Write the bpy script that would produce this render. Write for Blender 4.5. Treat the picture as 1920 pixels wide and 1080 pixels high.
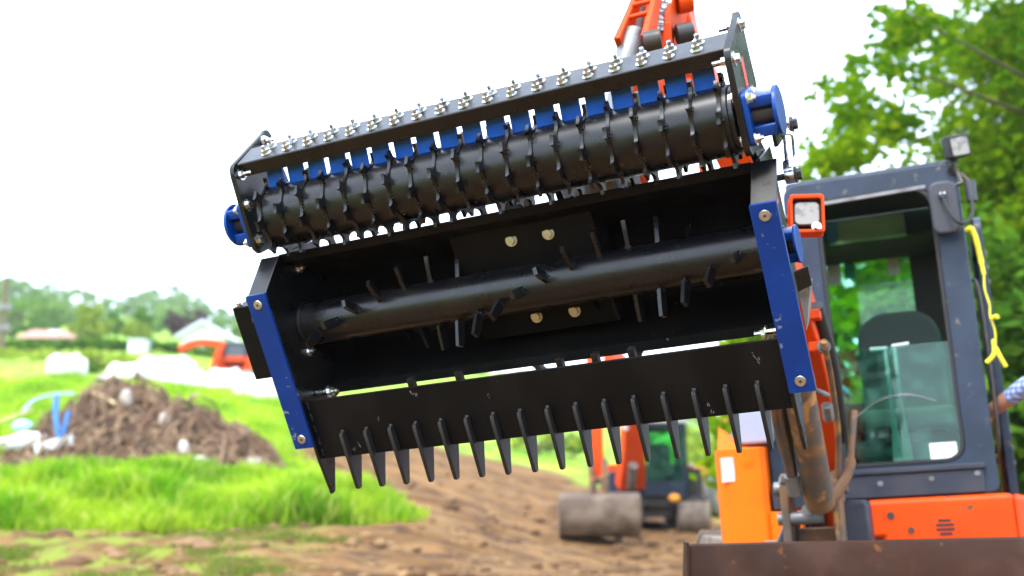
import bpy, bmesh, math, random
import numpy as np
from mathutils import Vector, Matrix, noise as mnoise

PI = math.pi
rnd = random.Random(7)
nrs = np.random.RandomState(11)
scene = bpy.context.scene
for o in list(bpy.data.objects):
    bpy.data.objects.remove(o)
C = scene.collection

# ------------------------------------------------------------------ camera
FPX = 1920 * 40 / 36.0
PITCH = math.atan(393 / FPX)
cp, sp = math.cos(PITCH), math.sin(PITCH)
CAM = Vector((0, 0, 0.87))
camd = bpy.data.cameras.new("camera")
cam = bpy.data.objects.new("camera", camd)
C.objects.link(cam)
camd.lens = 40
camd.sensor_width = 36
camd.clip_start = 0.05
camd.clip_end = 3000
cam.location = CAM
cam.rotation_euler = (PI / 2 + PITCH, 0, 0)
camd.dof.use_dof = True
camd.dof.focus_distance = 3.55
camd.dof.aperture_fstop = 1.7
camd.dof.aperture_blades = 0
scene.camera = cam

# ------------------------------------------------------------------ sky, sun, exposure
SUN_EL, SUN_AZ = math.radians(56), math.radians(215)      # azimuth from +Y clockwise: behind and left of the camera
world = bpy.data.worlds.new("World")
scene.world = world
world.use_nodes = True
wn = world.node_tree
wn.nodes.clear()
wo = wn.nodes.new("ShaderNodeOutputWorld")
wb = wn.nodes.new("ShaderNodeBackground")
ws = wn.nodes.new("ShaderNodeTexSky")
ws.sky_type = 'NISHITA'
ws.sun_disc = False
ws.sun_elevation = SUN_EL
ws.sun_rotation = SUN_AZ
ws.dust_density = 3.0
wm = wn.nodes.new("ShaderNodeMix")          # thin bright cloud over the whole sky
wm.data_type = 'RGBA'
wm.inputs[0].default_value = 0.88
wm.inputs[7].default_value = (6.1, 7.1, 8.7, 1)
wn.links.new(ws.outputs[0], wm.inputs[6])
wn.links.new(wm.outputs[2], wb.inputs[0])
wb.inputs[1].default_value = 0.15
wn.links.new(wb.outputs[0], wo.inputs[0])
sd = bpy.data.lights.new("sun", 'SUN')
sd.energy = 1.4
sd.angle = math.radians(14)
sd.color = (1, 0.96, 0.9)
sun = bpy.data.objects.new("sun", sd)
C.objects.link(sun)
sdir = Vector((math.sin(SUN_AZ) * math.cos(SUN_EL), math.cos(SUN_AZ) * math.cos(SUN_EL), math.sin(SUN_EL)))
sun.rotation_euler = (-sdir).to_track_quat('-Z', 'Y').to_euler()
vs = scene.view_settings
vs.view_transform = 'Standard'
vs.look = 'None'
vs.exposure = 1.75
vs.gamma = 1
vs.use_curve_mapping = False
scene.render.engine = 'CYCLES'
cy = scene.cycles
cy.use_denoising = True
cy.max_bounces = 8
cy.diffuse_bounces = 3
cy.glossy_bounces = 3
cy.transparent_max_bounces = 12
cy.transmission_bounces = 4
cy.sample_clamp_indirect = 6
cy.caustics_reflective = False
cy.caustics_refractive = False


def at(px, py, d):
    """world point seen at a 1920x1080 pixel at depth d along the optical axis"""
    x, y = (px - 960) / FPX, (py - 540) / FPX
    return Vector((d * x, d * (y * sp + cp), CAM.z + d * (-y * cp + sp)))


def atY(px, py, Y):
    x, y = (px - 960) / FPX, (py - 540) / FPX
    return at(px, py, Y / (y * sp + cp))


# ------------------------------------------------------------------ materials
def new_mat(name):
    m = bpy.data.materials.new(name)
    m.use_nodes = True
    return m, m.node_tree, m.node_tree.nodes["Principled BSDF"]


def lk(nt, a, b):
    nt.links.new(a, b)


def mat(name, col, rough=0.5, metal=0.0, col2=None, scale=4.0, lo=0.45, hi=0.62, detail=6.0, bump=0.0, bscale=60.0,
        coat=0.0, rvar=0.0, spec=0.5, col3=None, scale3=40.0, lo3=0.66, hi3=0.7, stretch=None, gen='Object'):
    m, nt, b = new_mat(name)
    b.inputs["Base Color"].default_value = (*col, 1)
    b.inputs["Roughness"].default_value = rough
    b.inputs["Metallic"].default_value = metal
    b.inputs["Specular IOR Level"].default_value = spec
    b.inputs["Coat Weight"].default_value = coat
    b.inputs["Coat Roughness"].default_value = 0.25
    tc = nt.nodes.new("ShaderNodeTexCoord")
    src = tc.outputs[gen]
    if stretch:
        mp = nt.nodes.new("ShaderNodeMapping")
        mp.inputs["Scale"].default_value = stretch
        lk(nt, src, mp.inputs[0])
        src = mp.outputs[0]

    def nz(sc, dt=detail):
        n = nt.nodes.new("ShaderNodeTexNoise")
        n.inputs["Scale"].default_value = sc
        n.inputs["Detail"].default_value = dt
        lk(nt, src, n.inputs["Vector"])
        return n

    def ramp(n, l, h):
        r = nt.nodes.new("ShaderNodeMapRange")
        r.inputs["From Min"].default_value = l
        r.inputs["From Max"].default_value = h
        r.interpolation_type = 'SMOOTHSTEP'
        lk(nt, n.outputs[0], r.inputs[0])
        return r
    out = None
    if col2:
        n = nz(scale)
        r = ramp(n, lo, hi)
        mx = nt.nodes.new("ShaderNodeMix")
        mx.data_type = 'RGBA'
        mx.inputs[6].default_value = (*col, 1)
        mx.inputs[7].default_value = (*col2, 1)
        lk(nt, r.outputs[0], mx.inputs[0])
        out = mx.outputs[2]
        if col3:
            n3 = nz(scale3, 3)
            r3 = ramp(n3, lo3, hi3)
            m3 = nt.nodes.new("ShaderNodeMix")
            m3.data_type = 'RGBA'
            m3.inputs[7].default_value = (*col3, 1)
            lk(nt, out, m3.inputs[6])
            lk(nt, r3.outputs[0], m3.inputs[0])
            out = m3.outputs[2]
        lk(nt, out, b.inputs["Base Color"])
    if rvar:
        n = nz(scale * 2.3 + 1)
        r = nt.nodes.new("ShaderNodeMapRange")
        r.inputs["From Min"].default_value = 0.35
        r.inputs["From Max"].default_value = 0.65
        r.inputs["To Min"].default_value = max(0.02, rough - rvar)
        r.inputs["To Max"].default_value = min(1, rough + rvar)
        lk(nt, n.outputs[0], r.inputs[0])
        lk(nt, r.outputs[0], b.inputs["Roughness"])
    if bump:
        n = nz(bscale)
        bp = nt.nodes.new("ShaderNodeBump")
        bp.inputs["Strength"].default_value = bump
        bp.inputs["Distance"].default_value = 0.01
        lk(nt, n.outputs[0], bp.inputs["Height"])
        lk(nt, bp.outputs[0], b.inputs["Normal"])
    return m


def glass_mat(name, tint, refl=0.12, dirt=0.0, dirtcol=(0.4, 0.5, 0.45)):
    m, nt, b = new_mat(name)
    nt.nodes.remove(b)
    out = nt.nodes["Material Output"]
    tr = nt.nodes.new("ShaderNodeBsdfTransparent")
    tr.inputs[0].default_value = (*tint, 1)
    gl = nt.nodes.new("ShaderNodeBsdfGlossy")
    gl.inputs["Roughness"].default_value = 0.03
    fr = nt.nodes.new("ShaderNodeFresnel")
    fr.inputs[0].default_value = 1.5
    mx = nt.nodes.new("ShaderNodeMixShader")
    lk(nt, fr.outputs[0], mx.inputs[0])
    lk(nt, tr.outputs[0], mx.inputs[1])
    lk(nt, gl.outputs[0], mx.inputs[2])
    last = mx
    if dirt:
        df = nt.nodes.new("ShaderNodeBsdfDiffuse")
        df.inputs[0].default_value = (*dirtcol, 1)
        tc = nt.nodes.new("ShaderNodeTexCoord")
        n = nt.nodes.new("ShaderNodeTexNoise")
        n.inputs["Scale"].default_value = 9
        n.inputs["Detail"].default_value = 8
        lk(nt, tc.outputs["Object"], n.inputs["Vector"])
        r = nt.nodes.new("ShaderNodeMapRange")
        r.inputs["From Min"].default_value = 0.42
        r.inputs["From Max"].default_value = 0.75
        r.inputs["To Max"].default_value = dirt
        lk(nt, n.outputs[0], r.inputs[0])
        m2 = nt.nodes.new("ShaderNodeMixShader")
        lk(nt, r.outputs[0], m2.inputs[0])
        lk(nt, mx.outputs[0], m2.inputs[1])
        lk(nt, df.outputs[0], m2.inputs[2])
        last = m2
    lk(nt, last.outputs[0], out.inputs[0])
    return m


def leaf_mat(name, c1, c2, c3, trans=0.45, scale=0.6):
    m, nt, b = new_mat(name)
    nt.nodes.remove(b)
    out = nt.nodes["Material Output"]
    geo = nt.nodes.new("ShaderNodeNewGeometry")
    tc = nt.nodes.new("ShaderNodeTexCoord")
    n = nt.nodes.new("ShaderNodeTexNoise")
    n.inputs["Scale"].default_value = scale
    n.inputs["Detail"].default_value = 3
    lk(nt, tc.outputs["Object"], n.inputs["Vector"])
    r = nt.nodes.new("ShaderNodeMapRange")
    r.inputs["From Min"].default_value = 0.38
    r.inputs["From Max"].default_value = 0.62
    lk(nt, n.outputs[0], r.inputs[0])
    mx = nt.nodes.new("ShaderNodeMix")
    mx.data_type = 'RGBA'
    mx.inputs[6].default_value = (*c1, 1)
    mx.inputs[7].default_value = (*c2, 1)
    lk(nt, r.outputs[0], mx.inputs[0])
    m2 = nt.nodes.new("ShaderNodeMix")
    m2.data_type = 'RGBA'
    m2.inputs[7].default_value = (*c3, 1)
    r2 = nt.nodes.new("ShaderNodeMapRange")
    r2.inputs["From Min"].default_value = 0.6
    r2.inputs["From Max"].default_value = 1.0
    r2.inputs["To Max"].default_value = 0.8
    lk(nt, geo.outputs["Random Per Island"], r2.inputs[0])
    lk(nt, r2.outputs[0], m2.inputs[0])
    lk(nt, mx.outputs[2], m2.inputs[6])
    df = nt.nodes.new("ShaderNodeBsdfDiffuse")
    tl = nt.nodes.new("ShaderNodeBsdfTranslucent")
    lk(nt, m2.outputs[2], df.inputs[0])
    lk(nt, m2.outputs[2], tl.inputs[0])
    ms = nt.nodes.new("ShaderNodeMixShader")
    ms.inputs[0].default_value = trans
    lk(nt, df.outputs[0], ms.inputs[1])
    lk(nt, tl.outputs[0], ms.inputs[2])
    lk(nt, ms.outputs[0], out.inputs[0])
    return m


BLACK = mat("black_paint", (0.0032, 0.0033, 0.0042), 0.30, col2=(0.011, 0.0095, 0.008), scale=5, lo=0.5, hi=0.75, rvar=0.05, spec=0.45, col3=(0.06, 0.055, 0.05), scale3=55, lo3=0.71, hi3=0.75)
BLACKF = mat("black_paint_flat", (0.004, 0.0038, 0.0038), 0.44, col2=(0.008, 0.007, 0.0065), scale=4, rvar=0.07, spec=0.13,
             col3=(0.16, 0.15, 0.14), scale3=38, lo3=0.745, hi3=0.77, stretch=(1, 0.5, 1))
WELD = mat("painted_weld", (0.02, 0.02, 0.022), 0.28, bump=0.5, bscale=160)
BLUE = mat("blue_paint", (0.0, 0.026, 0.165), 0.40, col2=(0.0, 0.031, 0.19), scale=6, rvar=0.07, spec=0.3, col3=(0.16, 0.17, 0.22), scale3=34,
           lo3=0.67, hi3=0.70, bump=0.03, bscale=80)
BLUE_SKYLIT = mat("blue_paint_skylit", (0.0, 0.075, 0.40), 0.4, col2=(0.0, 0.065, 0.35), scale=8, rvar=0.06, spec=0.3, col3=(0.1, 0.15, 0.3), scale3=40, lo3=0.68, hi3=0.71)  # scraper copy of the blue paint, sky light put into its colour
BLUEC = mat("blue_cast", (0.0, 0.045, 0.26), 0.32, col2=(0.0, 0.033, 0.20), scale=9, spec=0.35, bump=0.08, bscale=120)
ZINC = mat("zinc", (0.74, 0.76, 0.78), 0.25, 1.0, col2=(0.6, 0.6, 0.57), scale=30, rvar=0.1)
ZINCY = mat("zinc_yellow", (0.56, 0.53, 0.46), 0.4, 1.0, col2=(0.5, 0.45, 0.36), scale=60)
REDL = mat("red_label", (0.65, 0.02, 0.02), 0.4, col2=(0.75, 0.35, 0.33), scale=120, lo=0.6, hi=0.66, stretch=(1, 3, 1))
ORANGE = mat("orange_paint", (0.68, 0.060, 0.0), 0.48, col2=(0.60, 0.050, 0.0), scale=3, rvar=0.08, spec=0.2, col3=(0.12, 0.06, 0.03), scale3=14,
             lo3=0.66, hi3=0.76)
ORANGEY = mat("orange_paint_faded", (0.84, 0.15, 0.0), 0.5, col2=(0.78, 0.12, 0.0), scale=2, rvar=0.08, spec=0.2)
CABG = mat("cab_grey_blue", (0.021, 0.034, 0.060), 0.40, col2=(0.015, 0.024, 0.043), scale=3, rvar=0.1, spec=0.35, col3=(0.13, 0.11, 0.09), scale3=16,
           lo3=0.62, hi3=0.74)
CABD = mat("cab_dark_panel", (0.016, 0.02, 0.034), 0.45, col2=(0.03, 0.03, 0.04), scale=4, rvar=0.1)
RUBBER = mat("black_rubber", (0.012, 0.012, 0.012), 0.65, bump=0.1)
PLASTIC = mat("dark_plastic", (0.028, 0.03, 0.04), 0.5, bump=0.1, bscale=200)
INTER = mat("cab_lining", (0.035, 0.034, 0.03), 0.8, col2=(0.05, 0.045, 0.03), scale=3)
SEATM = mat("seat_fabric", (0.055, 0.068, 0.062), 0.9, bump=0.15, bscale=200)
RUST = mat("rusty_steel", (0.036, 0.014, 0.007), 0.6, 0.0, col2=(0.056, 0.025, 0.014), scale=3, col3=(0.13, 0.045, 0.012), scale3=14, lo3=0.66, hi3=0.76, spec=0.15,
           rvar=0.15, bump=0.15, bscale=40)
MUDDY = mat("mud_caked_steel", (0.20, 0.10, 0.045), 0.75, col2=(0.10, 0.075, 0.06), scale=7, lo=0.42, hi=0.58, col3=(0.42, 0.19, 0.05), scale3=9,
            lo3=0.55, hi3=0.66, bump=0.3, bscale=30)
STEELG = mat("grey_steel", (0.22, 0.22, 0.22), 0.5, 0.5, col2=(0.12, 0.10, 0.09), scale=9, rvar=0.12)
STEELD = mat("dark_steel", (0.035, 0.033, 0.034), 0.5, 0.3, col2=(0.07, 0.05, 0.035), scale=8, rvar=0.1)
LENS = mat("lamp_lens", (0.30, 0.28, 0.25), 0.3, 0.0, col2=(0.16, 0.155, 0.15), scale=25, coat=0.4)
WHITE = mat("white_card", (0.8, 0.8, 0.8), 0.6)
WHITEB = mat("white_sacking", (0.78, 0.79, 0.8), 0.85, col2=(0.6, 0.6, 0.58), scale=2, bump=0.3, bscale=6)
YELLOWS = mat("yellow_strap", (0.78, 0.72, 0.02), 0.6, col2=(0.6, 0.52, 0.02), scale=20)
CHALK = mat("decal_print", (0.05, 0.05, 0.055), 0.7)
DECALW = mat("decal_white", (0.72, 0.72, 0.72), 0.5, col2=(0.5, 0.48, 0.45), scale=9)
CABGLASS = glass_mat("green_glass", (0.55, 0.88, 0.74), dirt=0.15, dirtcol=(0.2, 0.5, 0.4))
REARGLASS = glass_mat("green_glass_clear", (0.60, 0.93, 0.76), dirt=0.15, dirtcol=(0.45, 0.8, 0.6))
SKIN = mat("skin", (0.45, 0.20, 0.12), 0.55, col2=(0.5, 0.25, 0.16), scale=12)
DENIM = mat("denim", (0.03, 0.05, 0.10), 0.9, bump=0.2, bscale=150)
HAIR = mat("hair", (0.05, 0.03, 0.02), 0.8, bump=0.5, bscale=80)
BLUESH = mat("blue_cloth", (0.10, 0.24, 0.55), 0.9)
HIVIS = mat("hi_vis_cloth", (0.55, 0.85, 0.02), 0.8)
AMBER = mat("amber_lens", (0.9, 0.35, 0.02), 0.3)
YPAINT = mat("yellow_paint", (0.8, 0.27, 0.01), 0.45, col2=(0.6, 0.2, 0.02), scale=3)
TYRE = mat("tyre_rubber", (0.10, 0.10, 0.105), 0.8, col2=(0.16, 0.14, 0.12), scale=5)
TRACKM = mat("muddy_track", (0.20, 0.155, 0.12), 0.8, col2=(0.12, 0.09, 0.07), scale=5, bump=0.3, bscale=25)
BUCKETM = mat("muddy_bucket", (0.10, 0.065, 0.042), 0.75, col2=(0.2, 0.145, 0.105), scale=2.0, bump=0.3, bscale=15)
BARK = mat("bark", (0.09, 0.065, 0.045), 0.9, bump=0.6, bscale=12)
STICKM = mat("dry_root", (0.17, 0.095, 0.05), 0.9, col2=(0.27, 0.175, 0.10), scale=2.5, col3=(0.10, 0.055, 0.03), scale3=3.5, lo3=0.5, hi3=0.62)
HEAPM = mat("heap_soil", (0.085, 0.05, 0.03), 0.95, col2=(0.17, 0.10, 0.06), scale=3, bump=0.6, bscale=5)
PIPEM = mat("blue_pipe_plastic", (0.06, 0.22, 0.55), 0.45)
STONEM = mat("pale_stone", (0.5, 0.45, 0.4), 0.85, col2=(0.35, 0.3, 0.25), scale=4)
PLANKM = mat("pale_timber", (0.55, 0.40, 0.22), 0.8)
WALLW = mat("white_render", (0.8, 0.8, 0.82), 0.8, col2=(0.72, 0.73, 0.76), scale=0.6)
WALLP = mat("pink_brick", (0.42, 0.28, 0.22), 0.9)
ROOFP = mat("clay_roof", (0.40, 0.20, 0.15), 0.85, col2=(0.33, 0.17, 0.13), scale=1.5)
ROOFW = mat("pale_metal_roof", (0.62, 0.66, 0.75), 0.5)
WINM = mat("window_dark", (0.05, 0.06, 0.08), 0.15)
LEAF_A = leaf_mat("leaf_bright", (0.17, 0.31, 0.005), (0.075, 0.19, 0.004), (0.32, 0.40, 0.012), 0.55, 0.45)
LEAF_D = leaf_mat("leaf_deep", (0.05, 0.13, 0.012), (0.09, 0.20, 0.012), (0.14, 0.26, 0.02), 0.4, 0.5)
LEAF_F = leaf_mat("leaf_far", (0.10, 0.20, 0.035), (0.16, 0.27, 0.05), (0.20, 0.29, 0.06), 0.35, 0.05)
LEAF_Y = leaf_mat("leaf_far_yellow", (0.22, 0.30, 0.03), (0.28, 0.33, 0.04), (0.18, 0.28, 0.03), 0.35, 0.2)
LEAF_P = leaf_mat("leaf_far_purple", (0.055, 0.035, 0.04), (0.09, 0.06, 0.06), (0.12, 0.09, 0.07), 0.25, 0.3)
GRASSM = leaf_mat("grass_blade", (0.44, 0.62, 0.025), (0.17, 0.40, 0.010), (0.66, 0.64, 0.16), 0.6, 0.9)


# ------------------------------------------------------------------ mesh builder
class MB:
    def __init__(s, xf=None):
        s.v, s.f, s.m, s.xf, s.mi = [], [], [], xf, 0

    def add(s, vs_, fs):
        n = len(s.v)
        for p in vs_:
            p = Vector(p)
            s.v.append(s.xf @ p if s.xf else p)
        for f in fs:
            s.f.append(tuple(i + n for i in f))
            s.m.append(s.mi)
        return s

    def box(s, lo, hi):
        x0, y0, z0 = lo
        x1, y1, z1 = hi
        return s.add([(x0, y0, z0), (x1, y0, z0), (x1, y1, z0), (x0, y1, z0), (x0, y0, z1), (x1, y0, z1), (x1, y1, z1), (x0, y1, z1)],
                     [(0, 3, 2, 1), (4, 5, 6, 7), (0, 1, 5, 4), (1, 2, 6, 5), (2, 3, 7, 6), (3, 0, 4, 7)])

    def hexa(s, p):      # eight corners, bottom loop then top loop
        return s.add(p, [(0, 3, 2, 1), (4, 5, 6, 7), (0, 1, 5, 4), (1, 2, 6, 5), (2, 3, 7, 6), (3, 0, 4, 7)])

    def prism(s, poly, a, b, ax=0):
        """poly in the two other axes (in order), swept from a to b along axis ax"""
        n = len(poly)

        def P(q, t):
            r = list(q)
            r.insert(ax, t)
            return r
        vs_ = [P(q, a) for q in poly] + [P(q, b) for q in poly]
        fs = [tuple(range(n))[::-1], tuple(range(n, 2 * n))] + [(i, (i + 1) % n, n + (i + 1) % n, n + i) for i in range(n)]
        return s.add(vs_, fs)

    def ringprism(s, outer, inner, a, b, ax=1):
        n = len(outer)

        def P(q, t):
            r = list(q)
            r.insert(ax, t)
            return r
        vs_ = [P(q, t) for t in (a, b) for lp in (outer, inner) for q in lp]
        fs = []
        for i in range(n):
            j = (i + 1) % n
            fs += [(i, j, n + j, n + i), (2 * n + i, 3 * n + i, 3 * n + j, 2 * n + j), (i, 2 * n + i, 2 * n + j, j), (n + i, n + j, 3 * n + j, 3 * n + i)]
        return s.add(vs_, fs)

    def cyl(s, p0, p1, r0, r1=None, n=14, cap=True, rot=0.0):
        return s.tube([p0, p1], [r0, r0 if r1 is None else r1], n, cap, rot)

    def tube(s, pts, rad, n=10, cap=True, rot=0.0):
        pts = [Vector(p) for p in pts]
        if not hasattr(rad, '__len__'):
            rad = [rad] * len(pts)
        vs_, fs = [], []
        d0 = (pts[1] - pts[0]).normalized()
        up = Vector((0, 0, 1)) if abs(d0.z) < 0.9 else Vector((1, 0, 0))
        u = d0.cross(up).normalized()
        for i, p in enumerate(pts):
            d = (pts[min(i + 1, len(pts) - 1)] - pts[max(i - 1, 0)]).normalized()
            u = (u - d * u.dot(d)).normalized()
            w = d.cross(u)
            for k in range(n):
                t = 2 * PI * k / n + rot
                vs_.append(p + (u * math.cos(t) + w * math.sin(t)) * rad[i])
        for i in range(len(pts) - 1):
            for k in range(n):
                k2 = (k + 1) % n
                fs.append((i * n + k, i * n + k2, (i + 1) * n + k2, (i + 1) * n + k))
        if cap:
            fs.append(tuple(range(n))[::-1])
            fs.append(tuple((len(pts) - 1) * n + k for k in range(n)))
        return s.add(vs_, fs)

    def sweep_rect(s, pts, wid, hei, side):
        """rectangular section along pts; side = width direction"""
        pts = [Vector(p) for p in pts]
        side = Vector(side).normalized()
        vs_, fs = [], []
        for i, p in enumerate(pts):
            d = (pts[min(i + 1, len(pts) - 1)] - pts[max(i - 1, 0)]).normalized()
            sd_ = (side - d * side.dot(d)).normalized()
            up = d.cross(sd_)
            w, h = wid[i] / 2, hei[i] / 2
            for a, b in ((-1, -1), (1, -1), (1, 1), (-1, 1)):
                vs_.append(p + sd_ * a * w + up * b * h)
        for i in range(len(pts) - 1):
            for k in range(4):
                k2 = (k + 1) % 4
                fs.append((i * 4 + k, i * 4 + k2, i * 4 + 4 + k2, i * 4 + 4 + k))
        fs.append((3, 2, 1, 0))
        e = (len(pts) - 1) * 4
        fs.append((e, e + 1, e + 2, e + 3))
        return s.add(vs_, fs)

    def hexbolt(s, p, d, r=0.012, h=0.01, washer=True, stud=0.0):
        p, d = Vector(p), Vector(d).normalized()
        if washer:
            s.cyl(p, p + d * r * 0.22, r * 1.45, n=14)
        s.cyl(p + d * r * 0.22, p + d * (r * 0.22 + h), r, n=6, rot=rnd.random())
        if stud:
            s.cyl(p, p + d * (h + stud), r * 0.52, n=8)
        return s

    def sphere(s, c, r, n=10, m=7, sc=(1, 1, 1)):
        vs_, fs = [], []
        for i in range(m + 1):
            t = PI * i / m
            for k in range(n):
                a = 2 * PI * k / n
                vs_.append((c[0] + r * sc[0] * math.sin(t) * math.cos(a), c[1] + r * sc[1] * math.sin(t) * math.sin(a), c[2] + r * sc[2] * math.cos(t)))
        for i in range(m):
            for k in range(n):
                k2 = (k + 1) % n
                fs.append((i * n + k, (i + 1) * n + k, (i + 1) * n + k2, i * n + k2))
        return s.add(vs_, fs)

    def mesh(s, name, angle=38):
        me = bpy.data.meshes.new(name)
        me.from_pydata([tuple(p) for p in s.v], [], s.f)
        bm = bmesh.new()
        bm.from_mesh(me)
        bmesh.ops.recalc_face_normals(bm, faces=bm.faces)
        bm.to_mesh(me)
        bm.free()
        if any(s.m):
            me.polygons.foreach_set("material_index", s.m)
        me.shade_smooth()
        me.set_sharp_from_angle(angle=math.radians(angle))
        return me

    def build(s, name, mats, parent=None, bevel=0.0, angle=38, seg=2):
        me = s.mesh(name, angle)
        for m in (mats if isinstance(mats, (list, tuple)) else [mats]):
            me.materials.append(m)
        return link(name, me, parent, bevel, seg)


def link(name, me, parent=None, bevel=0.0, seg=2):
    o = bpy.data.objects.new(name, me)
    C.objects.link(o)
    if parent:
        o.parent = parent
    if bevel:
        b = o.modifiers.new("bevel", 'BEVEL')
        b.width = bevel
        b.segments = seg
        b.limit_method = 'ANGLE'
        b.angle_limit = math.radians(40)
        b.harden_normals = True
    return o


def empty(name, label, cat, mw=None, loc=None, group=None):
    o = bpy.data.objects.new(name, None)
    C.objects.link(o)
    o.empty_display_size = 0.1
    if mw is not None:
        o.matrix_world = mw
    if loc is not None:
        o.location = loc
    tag(o, label, cat, group)
    return o


def tag(o, label=None, cat=None, group=None, kind=None):
    if label:
        o["label"] = label
    if cat:
        o["category"] = cat
    if group:
        o["group"] = group
    if kind:
        o["kind"] = kind
    return o


def rrect(x0, x1, y0, y1, r, n=5):
    """rounded rectangle loop, counter-clockwise; r one radius or four (bl, br, tr, tl)"""
    r = [r] * 4 if not hasattr(r, '__len__') else r
    out = []
    for (cx_, cy_, a0), q in zip(((x0, y0, PI), (x1, y0, 1.5 * PI), (x1, y1, 0), (x0, y1, 0.5 * PI)), r):
        sx = 1 if cx_ == x0 else -1
        sy = 1 if cy_ == y0 else -1
        for k in range(n):
            t = a0 + 0.5 * PI * k / (n - 1)
            out.append((cx_ + sx * q + q * math.cos(t), cy_ + sy * q + q * math.sin(t)))
    return out


def fbm(x, y, z=0.0, o=4):
    return mnoise.fractal(Vector((x, y, z)), 1.0, 2.0, o)


exec_parts = []
# ------------------------------------------------------------------ terrain
_cp = [(X, Y, 0.0) for X in (-16, -8, 0, 8, 16) for Y in (-10, 0, 7, 12)]
for q in [(0, 1075, 13), (250, 1075, 13), (500, 1072, 13.2), (0, 1012, 15), (250, 1012, 15), (480, 1022, 14.8), (0, 962, 17), (250, 975, 16.5),
          (500, 998, 16), (0, 885, 20), (250, 885, 19.5), (500, 905, 19.5), (650, 920, 20), (0, 800, 23), (250, 800, 23), (500, 830, 23), (0, 735, 28),
          (250, 738, 28), (540, 770, 28), (0, 695, 36), (250, 695, 38), (480, 730, 38), (440, 716, 46), (0, 660, 60), (300, 662, 60), (520, 690, 60), (650, 700, 60), (0, 645, 95),
          (450, 648, 95), (900, 710, 95), (1200, 810, 95), (1900, 820, 95), (700, 962, 18), (850, 988, 17.5), (900, 1045, 15.5), (1000, 1024, 19), (1100, 1020, 20.7), (1300, 1010, 23),
          (760, 905, 23), (860, 878, 28), (1000, 900, 31), (1080, 885, 33), (1350, 962, 29), (860, 800, 42), (1300, 885, 42), (1600, 860, 42), (1900, 860, 42),
          (0, 600, 170), (450, 630, 170), (750, 660, 170), (1000, 720, 170), (1250, 790, 170), (1900, 800, 170), (0, 580, 300), (180, 596, 300), (300, 588, 300), (450, 640, 300), (750, 680, 300), (1000, 735, 300), (1250, 800, 300),
          (1900, 800, 300), (2600, 860, 42)]:
    p = atY(*q)
    _cp.append((p.x, p.y, p.z))
_cp += [(9, 16, 0.1), (9, 22, 0.3), (14, 20, 0.3), (-30, 20, 1.8), (-40, 40, 6), (-20, 12, 0.2), (30, 15, 0.3), (30, 30, 1.5), (500, 600, 40), (-500, 600, 90), (0, 600, 60),
        (-300, 0, 10), (300, 0, 4), (-300, -200, 5), (300, -200, 2), (0, -200, 0)]
_cp = np.array(_cp)


def _warp(P):
    """compress distance so near and far points weigh alike"""
    r = np.hypot(P[:, 0], P[:, 1]) + 1e-6
    k = np.log1p(r / 12.0) / r
    return np.c_[P[:, 0] * k, P[:, 1] * k]


_wp = _warp(_cp[:, :2])


def _phi(d):
    return np.where(d > 1e-9, d * d * np.log(d + 1e-12), 0.0)


_hz = np.arcsinh(_cp[:, 2] / 2.0)
_D = _phi(np.linalg.norm(_wp[:, None] - _wp[None], axis=2)) + 2e-4 * np.eye(len(_wp))
_A = np.block([[_D, np.c_[np.ones(len(_wp)), _wp]], [np.c_[np.ones(len(_wp)), _wp].T, np.zeros((3, 3))]])
_sol = np.linalg.solve(_A, np.r_[_hz, 0, 0, 0])


def heights(P):
    P = np.asarray(P, float)
    w = _warp(P)
    out = np.empty(len(P))
    for i in range(0, len(P), 20000):
        q = w[i:i + 20000]
        d = _phi(np.linalg.norm(q[:, None] - _wp[None], axis=2))
        out[i:i + 20000] = d @ _sol[:-3] + np.c_[np.ones(len(q)), q] @ _sol[-3:]
    z = np.sinh(np.clip(out, -0.5, 5)) * 2.0
    near = np.clip((13.5 - P[:, 1]) / 3.0, 0, 1) * np.clip((30 - np.abs(P[:, 0])) / 10, 0, 1)
    return np.maximum(z * (1 - near), -0.15)


def hz(x, y):
    return float(heights([(x, y)])[0])


def grass_amount(x, y):
    """1 where grass grows, 0 on bare soil; the yard's worn track and spoil stay bare"""
    n = fbm(x * 0.35, y * 0.35, 3.3) * 0.9
    edge = max(-1.3 - max(0, (y - 18.5)) * 1.15 + max(0, 17.4 - y) * -1.9, -0.172 * y if y > 18.5 else -99) + n * 0.9
    g = min(1, max(0, (edge - x) / 0.9 + 0.5))
    g *= min(1, max(0, (y - 15.6 - fbm(x * 0.5, 7.7) * 0.6 - max(0, -x - 5) * 0.06) / 0.6 + 0.5))
    if y > 29:
        g = max(g, min(1, (y - 31 + n * 2) / 3.0))
    if y < 13 and (x < -9 or x > 9):
        g = max(g, min(1, (abs(x) - 9) / 4))
    if x > 3.5 and y > 10:
        g = max(g, min(1, max(0, (x + (y - 10) * 0.1 - 5.5) / 2)))
    return g


def axis_pts(segs):
    out = []
    for a, b, st in segs:
        out += list(np.arange(a, b, st))
    out.append(segs[-1][1])
    return np.array(out)


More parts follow.
